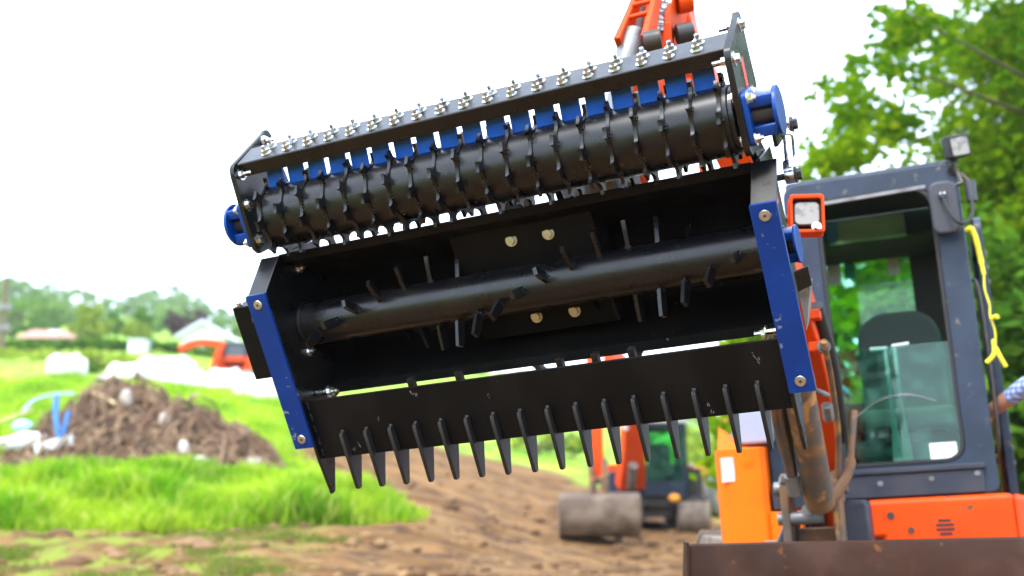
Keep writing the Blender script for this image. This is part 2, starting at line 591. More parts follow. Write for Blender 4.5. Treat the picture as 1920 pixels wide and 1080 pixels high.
gx = axis_pts([(-700, -160, 45), (-160, -40, 10), (-40, -16, 2), (-16, 8, 0.2), (8, 24, 1), (24, 60, 6), (60, 160, 20), (160, 700, 60)])
gy = axis_pts([(-240, -20, 40), (-20, 4, 3), (4, 12, 0.8), (12, 32, 0.2), (32, 60, 1.2), (60, 140, 5), (140, 320, 12), (320, 700, 40)])
GX, GY = np.meshgrid(gx, gy)
GP = np.c_[GX.ravel(), GY.ravel()]
GZ = heights(GP)
gatt = np.zeros(len(GP))
for i, (x, y) in enumerate(GP):
    if -17 < x < 9 and 11 < y < 33:
        g = grass_amount(x, y)
        gatt[i] = g
        rough = 0.10 * fbm(x * 0.7, y * 1.6, 1.0) + 0.05 * fbm(x * 2.3, y * 3.1, 5.0, 3)
        if 12.5 < y < 16.8 and x < -2.0:
            rough += 0.11 * max(0, fbm(x * 1.1, y * 2.2, 9.0, 4))
        fade = min(1, (y - 11) / 1.5) * min(1, (33 - y) / 3)
        GZ[i] += rough * fade
    else:
        gatt[i] = 1.0 if y > 34 or abs(x) > 16 else grass_amount(x, y)
nx, ny = len(gx), len(gy)
tv = np.c_[GP, GZ]
idx = np.arange(nx * ny).reshape(ny, nx)
tf = np.stack([idx[:-1, :-1], idx[:-1, 1:], idx[1:, 1:], idx[1:, :-1]], -1).reshape(-1, 4)
tme = bpy.data.meshes.new("ground")
tme.from_pydata(tv.tolist(), [], tf.tolist())
tme.shade_smooth()
ga = tme.attributes.new("grass", 'FLOAT', 'POINT')
ga.data.foreach_set("value", gatt.astype(np.float32))


def ground_material():
    m, nt, b = new_mat("ground_soil_and_turf")
    b.inputs["Roughness"].default_value = 0.95
    b.inputs["Specular IOR Level"].default_value = 0.2
    tc = nt.nodes.new("ShaderNodeTexCoord")

    def nz(sc, dt=8, st=None):
        n = nt.nodes.new("ShaderNodeTexNoise")
        n.inputs["Scale"].default_value = sc
        n.inputs["Detail"].default_value = dt
        s = tc.outputs["Object"]
        if st:
            mp = nt.nodes.new("ShaderNodeMapping")
            mp.inputs["Scale"].default_value = st
            lk(nt, s, mp.inputs[0])
            s = mp.outputs[0]
        lk(nt, s, n.inputs["Vector"])
        return n

    def rng(src, l, h):
        r = nt.nodes.new("ShaderNodeMapRange")
        r.inputs["From Min"].default_value = l
        r.inputs["From Max"].default_value = h
        lk(nt, src, r.inputs[0])
        return r.outputs[0]

    def mix(f, a, b_):
        x = nt.nodes.new("ShaderNodeMix")
        x.data_type = 'RGBA'
        if hasattr(f, 'default_value'):
            lk(nt, f, x.inputs[0])
        else:
            x.inputs[0].default_value = f
        for s, v in ((6, a), (7, b_)):
            if isinstance(v, tuple):
                x.inputs[s].default_value = (*v, 1)
            else:
                lk(nt, v, x.inputs[s])
        return x.outputs[2]
    d1 = mix(rng(nz(0.55, 6, (1, 2.2, 1)).outputs[0], 0.4, 0.62), (0.135, 0.066, 0.020), (0.225, 0.122, 0.044))
    d2 = mix(rng(nz(2.2, 7, (0.7, 1.9, 1)).outputs[0], 0.47, 0.63), d1, (0.072, 0.034, 0.012))
    d3 = mix(rng(nz(5.0, 5).outputs[0], 0.62, 0.75), d2, (0.30, 0.19, 0.085))
    weeds = mix(rng(nz(2.6, 8, (1, 1.5, 1)).outputs[0], 0.47, 0.57), d3, (0.16, 0.19, 0.02))
    sep = nt.nodes.new("ShaderNodeSeparateXYZ")
    lk(nt, tc.outputs["Object"], sep.inputs[0])
    inx = rng(sep.outputs[0], -2.2, -3.6)
    iny = rng(sep.outputs[1], 18, 15.8)
    mul = nt.nodes.new("ShaderNodeMath")
    mul.operation = 'MULTIPLY'
    lk(nt, inx, mul.inputs[0])
    lk(nt, iny, mul.inputs[1])
    soil = mix(mul.outputs[0], d3, weeds)
    g1 = mix(rng(nz(0.5, 4).outputs[0], 0.4, 0.6), (0.20, 0.34, 0.016), (0.30, 0.40, 0.035))
    g2 = mix(rng(nz(2.0, 6).outputs[0], 0.45, 0.62), g1, (0.09, 0.22, 0.012))
    at_ = nt.nodes.new("ShaderNodeAttribute")
    at_.attribute_name = "grass"
    lk(nt, mix(rng(at_.outputs["Fac"], 0.35, 0.65), soil, g2), b.inputs["Base Color"])
    bp = nt.nodes.new("ShaderNodeBump")
    bp.inputs["Strength"].default_value = 0.8
    bp.inputs["Distance"].default_value = 0.06
    lk(nt, nz(3.5, 9).outputs[0], bp.inputs["Height"])
    lk(nt, bp.outputs[0], b.inputs["Normal"])
    return m


tme.materials.append(ground_material())
ground = link("ground", tme)
tag(ground, "muddy brown yard soil rising into a green field and hillside", kind="structure")


# ------------------------------------------------------------------ foliage helpers
def leaf_cloud(pts, size, flat=0.3, rs=nrs, aspect=1.7):
    """one diamond leaf at each point"""
    n = len(pts)
    d = rs.normal(size=(n, 3))
    d[:, 2] *= 0.6
    d /= np.linalg.norm(d, axis=1)[:, None]
    e = rs.normal(size=(n, 3))
    e -= d * (e * d).sum(1)[:, None]
    e /= np.linalg.norm(e, axis=1)[:, None]
    s = size * rs.uniform(0.6, 1.3, n)[:, None]
    a = pts + d * s * aspect * 0.5
    b = pts + e * s * 0.5
    c_ = pts - d * s * aspect * 0.5
    f = pts - e * s * 0.5
    v = np.stack([a, b, c_, f], 1).reshape(-1, 3)
    fc = np.arange(4 * n).reshape(-1, 4)
    return v, fc


def np_mesh(name, v, f, m):
    me = bpy.data.meshes.new(name)
    k = f.shape[1]
    me.vertices.add(len(v))
    me.vertices.foreach_set("co", np.ascontiguousarray(v, dtype=np.float32).ravel())
    me.loops.add(f.size)
    me.loops.foreach_set("vertex_index", f.astype(np.int32).ravel())
    me.polygons.add(len(f))
    me.polygons.foreach_set("loop_start", np.arange(0, f.size, k, dtype=np.int32))
    me.polygons.foreach_set("loop_total", np.full(len(f), k, dtype=np.int32))
    me.update(calc_edges=True)
    me.materials.append(m)
    return me


def clump_points(centers, radii, per, rs=nrs, squash=0.75):
    out = []
    for c_, r in zip(centers, radii):
        k = max(4, int(per * (r ** 2)))
        d = rs.normal(size=(k, 3))
        d /= np.linalg.norm(d, axis=1)[:, None]
        rr = r * rs.uniform(0.35, 1.05, k) ** 0.6
        d[:, 2] *= squash
        out.append(c_ + d * rr[:, None])
    return np.concatenate(out)


def crown_clumps(c, rad, n, rs=nrs, rc=(0.18, 0.34)):
    """clump centres through an ellipsoid, most of them near the surface"""
    c, rad = np.array(c, float), np.array(rad, float)
    d = rs.normal(size=(n, 3))
    d /= np.linalg.norm(d, axis=1)[:, None]
    r = rs.uniform(0.25, 1.0, n) ** 0.45
    return c + d * r[:, None] * rad * (0.85 + 0.3 * rs.uniform(size=(n, 1))), rs.uniform(rc[0], rc[1], n) * rad.min()


def trunk_mesh(base, top, r, limbs, name, seed):
    q = random.Random(seed)
    m = MB()
    base, top = Vector(base), Vector(top)
    pts, rr = [], []
    for i in range(7):
        t = i / 6
        p = base.lerp(top, t) + Vector((q.uniform(-1, 1), q.uniform(-1, 1), 0)) * r * 0.7 * (t > 0)
        pts.append(p)
        rr.append(r * (1.25 if i == 0 else 1 - 0.7 * t))
    m.tube(pts, rr, 8)
    for e in limbs:
        t = q.uniform(0.35, 0.9)
        s = base.lerp(top, t)
        e = Vector(e)
        mid = s.lerp(e, 0.5) + Vector((0, 0, (e - s).length * 0.12))
        m.tube([s, mid, e], [r * 0.38 * (1 - t * 0.4), r * 0.22, r * 0.06], 6)
    return m


def make_tree(name, label, base, height, crown_c, crown_r, nclump, per, leaf, lm, r=0.15, seed=1, extra=None, rc=(0.18, 0.34), group=None, cat="tree"):
    rs = np.random.RandomState(seed)
    e = empty(name, label, cat, loc=base, group=group)
    cc, cr = crown_clumps(np.array(crown_c), crown_r, nclump, rs, rc)
    if extra is not None:
        cc = np.concatenate([cc, extra[0]])
        cr = np.concatenate([cr, extra[1]])
    pts = clump_points(cc, cr, per, rs)
    v, f = leaf_cloud(pts, leaf, rs=rs)
    link("crown", np_mesh("crown", v, f, lm), e)
    lim = [cc[i] for i in rs.choice(len(cc), min(14, len(cc)), replace=False)]
    trunk_mesh((0, 0, -0.3), (crown_c[0] * 0.6, crown_c[1] * 0.6, crown_c[2] + crown_r[2] * 0.35), r, lim, "trunk", seed).build("trunk", BARK, e)
    return e


# ------------------------------------------------------------------ the rake attachment held up by the excavator
# local axes: x along the rotor, y (v) down the blue end bars, z (n) into the housing
ATT = Matrix(((0.90547, 0.25514, 0.33914, -0.85545), (-0.41759, 0.39298, 0.81926, 3.81399), (0.07575, -0.88344, 0.46238, 1.51847), (0, 0, 0, 1)))
WD = 1.7285
rake = empty("power_rake", "black and blue power rake attachment with spiked roller, held up by the excavator", "rake attachment", mw=ATT)


def strip(poly, th):
    """closed outline of a bent plate of thickness th along an open 2-D polyline"""
    P = [Vector(p) for p in poly]
    L, Rr = [], []
    for i, p in enumerate(P):
        a = (P[i] - P[i - 1]).normalized() if i else (P[1] - P[0]).normalized()
        b = (P[i + 1] - P[i]).normalized() if i < len(P) - 1 else a
        na, nb = Vector((-a.y, a.x)), Vector((-b.y, b.x))
        nn = (na + nb).normalized()
        k = th / 2 / max(0.5, nn.dot(na))
        L.append(p + nn * k)
        Rr.append(p - nn * k)
    return L, Rr


def bent_plate(m, poly, th, x0, x1):
    L, Rr = strip(poly, th)
    n = len(L)
    vs_, fs = [], []
    for x in (x0, x1):
        vs_ += [(x, p.x, p.y) for p in L] + [(x, p.x, p.y) for p in Rr]
    for i in range(n - 1):
        fs += [(i, i + 1, 2 * n + i + 1, 2 * n + i), (n + i, 3 * n + i, 3 * n + i + 1, n + i + 1), (i, n + i, n + i + 1, i + 1),
               (2 * n + i, 2 * n + i + 1, 3 * n + i + 1, 3 * n + i)]
    fs += [(0, 2 * n, 3 * n, n), (n - 1, 2 * n - 1, 4 * n - 1, 3 * n - 1)]
    m.add(vs_, fs)


def bead(m, pts, r=0.004, step=0.007):
    """a row of small lumps: a weld"""
    for a, b in zip(pts[:-1], pts[1:]):
        a, b = Vector(a), Vector(b)
        k = max(1, int((b - a).length / step))
        for i in range(k):
            c_ = a.lerp(b, (i + 0.5) / k)
            m.sphere(c_ + Vector((rnd.uniform(-1, 1), rnd.uniform(-1, 1), rnd.uniform(-1, 1))) * r * 0.25, r * rnd.uniform(0.8, 1.25), 6, 4)


# housing
side_prof = [(-0.032, 0.004), (-0.122, 0.133), (-0.115, 0.36), (-0.02, 0.46), (0.33, 0.46), (0.42, 0.36), (0.44, 0.2), (0.525, 0.07), (0.525, 0.004)]
for x0, x1 in ((0.028, 0.036), (WD - 0.036, WD - 0.028)):
    sp_ = MB().prism(side_prof, x0, x1).build("side_plate", BLACK, rake, 0.0015)
    fl = MB()
    xa, xb = (-0.038, 0.0365) if x0 < 1 else (WD - 0.0365, WD + 0.038)
    bent_plate(fl, [(0.522, 0.0), (-0.032, 0.0), (-0.124, 0.137)], 0.008, xa, xb)
    fl.build("front_flange", BLACK, rake, 0.002)
shell = MB()
bent_plate(shell, [(-0.128, 0.137), (-0.098, 0.150), (-0.02, 0.31), (0.05, 0.40), (0.12, 0.435), (0.31, 0.435), (0.375, 0.36), (0.392, 0.21), (0.421, 0.205)], 0.007, 0.036, WD - 0.036)
shell.build("housing_shell", BLACKF, rake, 0.001)
mb_ = MB()
mb_.hexa([(0.64, -0.075, 0.225), (1.15, -0.075, 0.225), (1.15, 0.33, 0.282), (0.64, 0.33, 0.282), (0.64, -0.075, 0.32), (1.15, -0.075, 0.32), (1.15, 0.33, 0.42), (0.64, 0.33, 0.42)])
mount = mb_.build("mount_box", BLACKF, rake, 0.003)
for bx_, bv in ((0.858, -0.010), (0.990, -0.010), (0.858, 0.272), (0.996, 0.272)):
    nn = 0.225 + (bv + 0.075) / 0.405 * 0.057
    MB().hexbolt((bx_, bv, nn), (0, -0.14, -1), 0.0145, 0.011).build("bolt", ZINCY, mount)
tp = MB()
tp.hexa([(0.15, -0.105, 0.158), (1.16, -0.105, 0.158), (1.16, -0.070, 0.226), (0.15, -0.070, 0.226), (0.15, -0.105, 0.17), (1.16, -0.105, 0.17), (1.16, -0.070, 0.30), (0.15, -0.070, 0.30)])
tp.build("stiffener_plate", BLACKF, rake, 0.002)
# lower cross strip with lugs between housing and toothed bar
for xx in (0.44, 0.62, 0.98, 1.10, 1.22):
    ls = MB()
    ls.box((xx, 0.352, 0.0375), (xx + 0.022, 0.43, 0.062))
    ls.build("bar_lug", BLACK, rake, 0.001)
for xx, sgn in ((0.038, 1), (WD - 0.038, -1)):
    b_ = MB()
    b_.cyl((xx, 0.378, 0.10), (xx + sgn * 0.05, 0.378, 0.10), 0.011, n=12)
    b_.hexbolt((xx + sgn * 0.05, 0.378, 0.10), (sgn, 0, 0), 0.015, 0.014, True, 0.024)
    b_.build("through_bolt", ZINC, rake)
for v_, n_ in ((0.128, 0.135), (0.232, 0.135), (-0.05, 0.23)):
    MB().hexbolt((0.036, v_, n_), (1, 0, 0), 0.014, 0.012, True, 0.012).build("bolt", ZINC, rake)
# blue wear bars
for xc in (0.0, WD):
    w_ = MB().prism(rrect(xc - 0.039, xc + 0.039, -0.037, 0.535, 0.004, 3), -0.017, -0.0045, ax=2).build("wear_bar", BLUE, rake, 0.002)
    for v_ in (0.0, 0.5):
        q = MB()
        q.cyl((xc, v_, -0.017), (xc, v_, -0.0195), 0.0165, 0.0150, 20)
        q.cyl((xc, v_, -0.0195), (xc, v_, -0.0198), 0.006, 0.0055, 6)
        q.mi = 1
        q.cyl((xc, v_, -0.0196), (xc, v_, -0.02), 0.0055, 0.0052, 6)
        q.build("countersunk_bolt", [ZINCY, STEELD], w_)

# rotor with helical flat teeth
RV, RN, RR = 0.145, 0.180, 0.0745
rm = MB()
rm.cyl((0.050, RV, RN), (WD - 0.05, RV, RN), RR, n=48)
rm.cyl((0.037, RV, RN), (0.052, RV, RN), RR * 1.1, n=40)
rm.cyl((0.02, RV, RN), (WD + 0.02, RV, RN), RR * 0.4, n=20)
rotor = rm.build("rotor", BLACK, rake, 0.002)


def rotor_tooth_mesh():
    m = MB()          # along +z from the pipe surface, leaning forward at the tip
    L, w, t = 0.086, 0.016, 0.0065
    prof = [(-w, -0.01), (w, -0.01), (w * 1.02, L * 0.6), (w * 0.95, L), (-w * 0.6, L * 1.02), (-w, L * 0.65)]
    m.prism([(p[0], p[1]) for p in prof], -t, t, ax=0)
    bead(m, [(t, -w, 0.002), (t, w, 0.002)], 0.0045)
    bead(m, [(-t, -w, 0.002), (-t, w, 0.002)], 0.0045)
    return m.mesh("tooth")


rt = rotor_tooth_mesh()
rt.materials.append(BLACK)
for st in (0, 1):
    for i in range(20):
        x = 0.115 + 0.0885 * i * 0.99
        if x > WD - 0.08:
            continue
        th = math.radians(-14 + 22.5 * i - 180 * st)
        d = Vector((0, -math.sin(th), -math.cos(th)))
        o = link("tooth", rt, rotor)
        zc = d
        xc = Vector((0.965, 0, 0)) + zc.cross(Vector((1, 0, 0))) * 0.26
        xc.normalize()
        yc = zc.cross(xc)
        o.matrix_local = Matrix(((xc.x, yc.x, zc.x, x), (xc.y, yc.y, zc.y, RV + d.y * RR), (xc.z, yc.z, zc.z, RN + d.z * RR), (0, 0, 0, 1)))

# toothed bar
bm_ = MB()
bm_.box((0.036, 0.377, 0.027), (1.688, 0.598, 0.037))
bar = bm_.build("rake_bar", BLACKF, rake, 0.002)
ends = MB()


def bar_end(x0, x1):
    m = MB().prism([(0.368, 0.0), (0.60, 0.0), (0.728, 0.012), (0.728, 0.03), (0.60, 0.105), (0.42, 0.125), (0.368, 0.12)], x0, x1)
    return m.build("end_plate", BLACK, bar, 0.002)


bar_end(0.024, 0.036)
bar_end(1.688, 1.700)
tm = MB()
tm.prism([(0.503, 0.006), (0.512, 0.0), (0.708, 0.0), (0.716, 0.006), (0.716, 0.022), (0.6, 0.092), (0.598, 0.096), (0.598, 0.0275), (0.503, 0.0275)], -0.0065, 0.0065)
bead(tm, [(-0.006, 0.500, 0.024), (0.006, 0.500, 0.014), (0.0, 0.503, 0.004)], 0.005, 0.006)
bead(tm, [(-0.008, 0.51, 0.026), (-0.008, 0.59, 0.026)], 0.003, 0.009)
TOOTHM = mat("black_paint_tooth", (0.007, 0.007, 0.009), 0.5, col2=(0.013, 0.012, 0.012), scale=9)
tme_ = tm.mesh("tooth")
tme_.materials.append(TOOTHM)
for i in range(16):
    o = link("tooth", tme_, bar, 0.0015)
    o.location = (0.148 + 0.0966 * i, 0, 0)
wl = MB()
for v0 in np.arange(0.38, 0.59, 0.045):
    bead(wl, [(0.0385, v0, 0.025), (0.0385, v0 + 0.028, 0.025)], 0.004)
    bead(wl, [(1.6855, v0, 0.025), (1.6855, v0 + 0.028, 0.025)], 0.004)
tag(wl.build("weld_bead", WELD, bar), kind="stuff")
cm = MB()
for (cx_, cv) in ((0.165, 0.565), (0.19, 0.555), (0.45, 0.395), (0.465, 0.4), (1.40, 0.555), (1.435, 0.55), (1.44, 0.575), (1.60, 0.415), (1.61, 0.43), (0.30, 0.475), (0.72, 0.44)):
    for k in range(3):
        x_, y_ = cx_ + rnd.uniform(-.006, .006), cv + rnd.uniform(-.008, .008)
        l_ = rnd.uniform(.003, .012)
        a_ = rnd.uniform(0.9, 2.3)
        dx, dy = math.cos(a_) * l_, math.sin(a_) * l_
        cm.add([(x_ - .001, y_, 0.0267), (x_ + .001, y_, 0.0267), (x_ + .001 + dx, y_ + dy, 0.0267), (x_ - .001 + dx, y_ + dy, 0.0267)], [(0, 1, 2, 3)])
tag(cm.build("scuff_mark", mat("scuff", (0.25, 0.24, 0.23), 0.7), bar), kind="stuff")

# roller with star discs
QV, QN, QR = -0.258, 0.150, 0.103
RX = lambda j: 0.075 + 0.083 * j
dm = MB()
dm.cyl((0.06, QV, QN), (1.672, QV, QN), QR, n=48)
dm.cyl((1.672, QV, QN), (1.686, QV, QN), QR * 0.93, n=48)
dm.cyl((0.03, QV, QN), (1.80, QV, QN), 0.021, n=18)
dm.cyl((1.686, QV, QN), (1.692, QV, QN), 0.034, n=18)
roller = dm.build("roller", BLACK, rake, 0.002)


def star_mesh():
    T, ro, ri = 8, 0.141, 0.108
    out = []
    for k in range(T):
        a0 = 2 * PI * k / T
        p = 2 * PI / T
        for f_, r_ in ((-0.15, ro), (-0.06, ro * 0.975), (0.06, ro * 0.975), (0.15, ro), (0.148, ro - 0.005), (0.125, ri + 0.017), (0.19, ri + 0.007), (0.34, ri + 0.001), (0.66, ri + 0.001), (0.81, ri + 0.007), (0.875, ri + 0.017), (0.852, ro - 0.005)):
            out.append((r_ * math.cos(a0 + f_ * p), r_ * math.sin(a0 + f_ * p)))
    m = MB()
    n = len(out)
    inner = [(0.096 * x / math.hypot(x, y), 0.096 * y / math.hypot(x, y)) for x, y in out]
    m.ringprism(out, inner, -0.0055, 0.0055, ax=0)
    return m.mesh("star_disc")


st_ = star_mesh()
st_.materials.append(BLACK)
wr = MB()
for k in range(5):
    a0 = 2 * PI * (k + 0.5) / 5
    for s_ in (-0.0075, 0.0075):
        bead(wr, [(s_, 0.1045 * math.cos(a0 + t), 0.1045 * math.sin(a0 + t)) for t in (-0.10, 0, 0.10)], 0.0035, 0.006)
wme = wr.mesh("weld_bead")
wme.materials.append(WELD)
for j in range(20):
    o = link("star_disc", st_, roller, 0.0008, 1)
    ang = (j % 2) * PI / 8 + j * 0.05
    o.matrix_local = Matrix.Translation((RX(j), QV, QN)) @ Matrix.Rotation(ang, 4, 'X')
    o2 = tag(link("weld_bead", wme, roller), kind="stuff")
    o2.matrix_local = Matrix.Translation((RX(j), QV, QN)) @ Matrix.Rotation(ang, 4, 'X')

# scraper beam over the roller: angle section, bolted blue scrapers beneath
E1 = Vector((0, -0.30, 0.954))       # across the beam's top face, away from the camera
E2 = Vector((0, 0.954, 0.30))        # down its front face
B0 = Vector((0, -0.466, 0.100))      # front top edge
bm2 = MB()


def bp(x, a, b):
    return Vector((x, 0, 0)) + B0 + E1 * a + E2 * b


sec = [(0.004, 0.0), (0.115, 0.0), (0.115, 0.009), (0.009, 0.009), (0.009, 0.050), (0.0, 0.050), (0.0, 0.004)]
vs_ = [bp(x, *q) for x in (0.008, 1.694) for q in sec]
k = len(sec)
bm2.add(vs_, [tuple(range(k)), tuple(range(2 * k - 1, k - 1, -1))] + [(i, (i + 1) % k, k + (i + 1) % k, k + i) for i in range(k)])
beam = bm2.build("scraper_beam", BLACK, rake, 0.0025)
nb = MB()
nb.hexbolt((0, 0, 0), (0, 0, 1), 0.0125, 0.013, True, 0.017)
nbm = nb.mesh("bolt")
nbm.materials.append(ZINC)
upv = -E2
for i in range(19):
    for a_ in (0.034, 0.080):
        o = link("bolt", nbm, beam)
        q = bp(RX(i) + 0.0415, a_, 0)
        M3 = Matrix((Vector((1, 0, 0)), E1, upv)).transposed()
        M3 = Matrix((Vector((1, 0, 0)), upv.cross(Vector((1, 0, 0))), upv)).transposed()
        o.matrix_local = Matrix.Translation(q) @ M3.to_4x4() @ Matrix.Rotation(rnd.uniform(0, 1), 4, 'Z')
sc_ = MB()
scp = [(0.105, 0.0135), (0.036, 0.0135), (0.034, 0.060), (0.006, 0.113)]
L, Rr = strip(scp, 0.008)
n = len(L)
vs_ = [B0 + Vector((x, 0, 0)) + E1 * p.x + E2 * p.y for x in (-0.0315, 0.0315) for lst in (L, Rr) for p in lst]
fs = []
for i in range(n - 1):
    fs += [(i, i + 1, 2 * n + i + 1, 2 * n + i), (n + i, 3 * n + i, 3 * n + i + 1, n + i + 1), (i, n + i, n + i + 1, i + 1), (2 * n + i, 2 * n + i + 1, 3 * n + i + 1, 3 * n + i)]
fs += [(0, 2 * n, 3 * n, n), (n - 1, 2 * n - 1, 4 * n - 1, 3 * n - 1)]
sc_.add(vs_, fs)
scm = sc_.mesh("scraper")
scm.materials.append(BLUE_SKYLIT)
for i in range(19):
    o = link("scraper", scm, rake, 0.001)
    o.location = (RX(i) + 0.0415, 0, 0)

# roller end plates
ep = [(-0.545, 0.335), (-0.535, 0.315), (-0.468, 0.092), (-0.455, 0.080), (-0.435, 0.074), (-0.30, 0.066), (-0.175, 0.066), (-0.155, 0.085), (-0.155, 0.25), (-0.20, 0.30), (-0.26, 0.36), (-0.33, 0.385), (-0.42, 0.37), (-0.52, 0.362), (-0.54, 0.352)]
for x0, x1, sg in ((-0.012, 0.006, -1), (1.692, 1.712, 1)):
    pl = MB().prism(ep, x0, x1).build("roller_end_plate", BLACK, rake, 0.0025)
    xo = x1 if sg > 0 else x0
    xi = x0 if sg > 0 else x1
    for (v_, n_) in ((-0.507, 0.305), (-0.43, 0.115)):
        MB().hexbolt((xo, v_, n_), (sg, 0, 0), 0.015, 0.013, True).build("bolt", ZINC, pl)
        b_ = MB()
        b_.hexbolt((xi, v_, n_), (-sg, 0, 0), 0.015, 0.013, True, 0.03)
        b_.build("bolt", ZINC, pl)
    for (v_, n_) in ((-0.325, 0.095), (-0.20, 0.095), (-0.325, 0.21), (-0.20, 0.21)):
        MB().hexbolt((xi, v_, n_), (-sg, 0, 0), 0.015, 0.012, True).build("bolt", ZINC, pl)
    # pivot lug down to the housing
    MB().prism([(-0.21, 0.26), (-0.16, 0.20), (-0.03, 0.30), (-0.03, 0.40), (-0.10, 0.40)], x0 + sg * -0.014, x1 + sg * -0.014).build("pivot_lug", BLACK, rake, 0.002)
lab = MB().box((1.7121, -0.42, 0.205), (1.7128, -0.335, 0.245))
lab.build("warning_label", REDL, rake)
MB().box((WD - 0.0279, -0.02, 0.36), (WD - 0.0272, 0.06, 0.40)).build("warning_label", REDL, rake)


def bearing(x, v, n, sg, s=1.0):
    e = MB()
    f_ = 0.0775 * s
    e.prism(rrect(v - f_, v + f_, n - f_, n + f_, 0.016 * s, 4), x, x + sg * 0.016 * s)
    # yoke: top and bottom cheeks and an outer round plate
    e.prism(rrect(v - 0.060 * s, v - 0.026 * s, n - 0.048 * s, n + 0.048 * s, 0.004, 3), x + sg * 0.014 * s, x + sg * 0.085 * s)
    e.prism(rrect(v + 0.026 * s, v + 0.060 * s, n - 0.048 * s, n + 0.048 * s, 0.004, 3), x + sg * 0.014 * s, x + sg * 0.085 * s)
    e.prism(rrect(v - 0.04 * s, v + 0.04 * s, n + 0.01 * s, n + 0.05 * s, 0.004, 3), x + sg * 0.014 * s, x + sg * 0.083 * s)
    e.cyl((x + sg * 0.080 * s, v, n), (x + sg * 0.092 * s, v, n), 0.074 * s, n=32)
    h = e.build("bearing_block", BLUEC, rake, 0.003)
    k = MB()
    k.cyl((x + sg * 0.014 * s, v, n), (x + sg * 0.08 * s, v, n), 0.034 * s, n=24)
    k.build("bearing_insert", STEELD, h, 0.003)
    for a in (-1, 1):
        for b in (-1, 1):
            MB().hexbolt((x + sg * 0.016 * s, v + a * 0.058 * s, n + b * 0.058 * s), (sg, 0, 0), 0.014 * s, 0.012 * s, True, 0.012 * s).build("bolt", ZINC, h)
    return h


bearing(1.7122, QV, QN, 1)
bearing(-0.0122, QV, QN, -1)
bearing(WD - 0.0278, RV, RN, 1, 0.78)
# side lugs, adjusting tie rod and hooks on the near end
MB().prism([(-0.19, 0.42), (-0.10, 0.38), (-0.06, 0.42), (-0.06, 0.50), (-0.10, 0.54), (-0.17, 0.52)], WD + 0.024, WD + 0.036).build("tie_lug", BLACK, rake, 0.003)
MB().prism([(-0.125, 0.19), (-0.02, 0.12), (0.03, 0.20), (-0.02, 0.42), (-0.12, 0.40)], WD - 0.026, WD - 0.018).build("gusset", BLACK, rake, 0.002)
tr_ = MB()
ta, tb = Vector((WD + 0.055, -0.186, 0.31)), Vector((WD + 0.055, -0.056, 0.20))
dd = (tb - ta).normalized()
tr_.cyl(ta, tb, 0.0125, n=16)
for c_ in (ta, tb):
    tr_.cyl(c_ - Vector((0.014, 0, 0)), c_ + Vector((0.014, 0, 0)), 0.024, n=20)
tr_.cyl(ta + dd * 0.02, ta + dd * 0.038, 0.019, n=6)
tr_.cyl(tb - dd * 0.045, tb - dd * 0.02, 0.0195, n=16)
tr_.build("tie_rod", ZINC, rake, 0.001)
for c_ in (ta, tb):
    b_ = MB()
    b_.cyl((WD - 0.028, c_.y, c_.z), (WD + 0.085, c_.y, c_.z), 0.010, n=12)
    b_.hexbolt((WD + 0.071, c_.y, c_.z), (1, 0, 0), 0.017, 0.014)
    b_.build("tie_bolt", STEELD, rake)
MB().prism([(-0.24, 0.24), (-0.14, 0.24), (-0.14, 0.36), (-0.24, 0.36)], WD + 0.020, WD + 0.032).build("tie_lug", BLACK, rake, 0.002)
MB().hexa([(WD + 0.039, 0.245, 0.02), (WD + 0.075, 0.232, 0.03), (WD + 0.075, 0.232, 0.10), (WD + 0.039, 0.245, 0.10),
           (WD + 0.039, 0.365, 0.02), (WD + 0.045, 0.345, 0.03), (WD + 0.045, 0.345, 0.10), (WD + 0.039, 0.365, 0.10)]).build("parking_foot", STEELG, rake, 0.002)
MB().hexa([(WD + 0.039, 0.185, 0.02), (WD + 0.080, 0.175, 0.03), (WD + 0.080, 0.175, 0.04), (WD + 0.039, 0.185, 0.03),
           (WD + 0.039, 0.246, 0.02), (WD + 0.080, 0.234, 0.03), (WD + 0.080, 0.234, 0.04), (WD + 0.039, 0.246, 0.03)]).build("parking_foot", BLACK, rake, 0.002)
# drive cover on the far end
dc = MB().box((-0.198, 0.022, 0.10), (-0.004, 0.298, 0.44)).build("drive_cover", BLACKF, rake, 0.004)
MB().box((-0.16, 0.004, 0.14), (-0.05, 0.0215, 0.40)).build("drive_cover_flange", BLACK, dc, 0.002)
MB().hexbolt((-0.18, 0.021, 0.12), (0, -1, 0), 0.01, 0.008).build("bolt", ZINC, dc)
# hanger plates and hydraulic hose behind
for xx in (0.76, 0.98):
    MB().prism([(-0.16, 0.40), (-0.30, 0.66), (-0.26, 0.78), (-0.14, 0.80), (0.05, 0.62), (0.26, 0.47)], xx, xx + 0.025).build("hanger_plate", BLACK, rake, 0.003)
hp = MB()
for y_ in (-0.24, -0.02):
    hp.cyl((0.72, y_, 0.70 if y_ < -0.1 else 0.56), (1.05, y_, 0.70 if y_ < -0.1 else 0.56), 0.024, n=16)
hp.build("hanger_pin", STEELG, rake)
hs = MB()
hpts = [Vector((0.62, 0.10, 0.47)), Vector((0.58, 0.32, 0.62)), Vector((0.66, 0.56, 0.62)), Vector((0.82, 0.66, 0.60)), Vector((1.0, 0.62, 0.62)), Vector((1.14, 0.40, 0.66)), Vector((1.12, 0.0, 0.68)), Vector((1.06, -0.35, 0.80))]


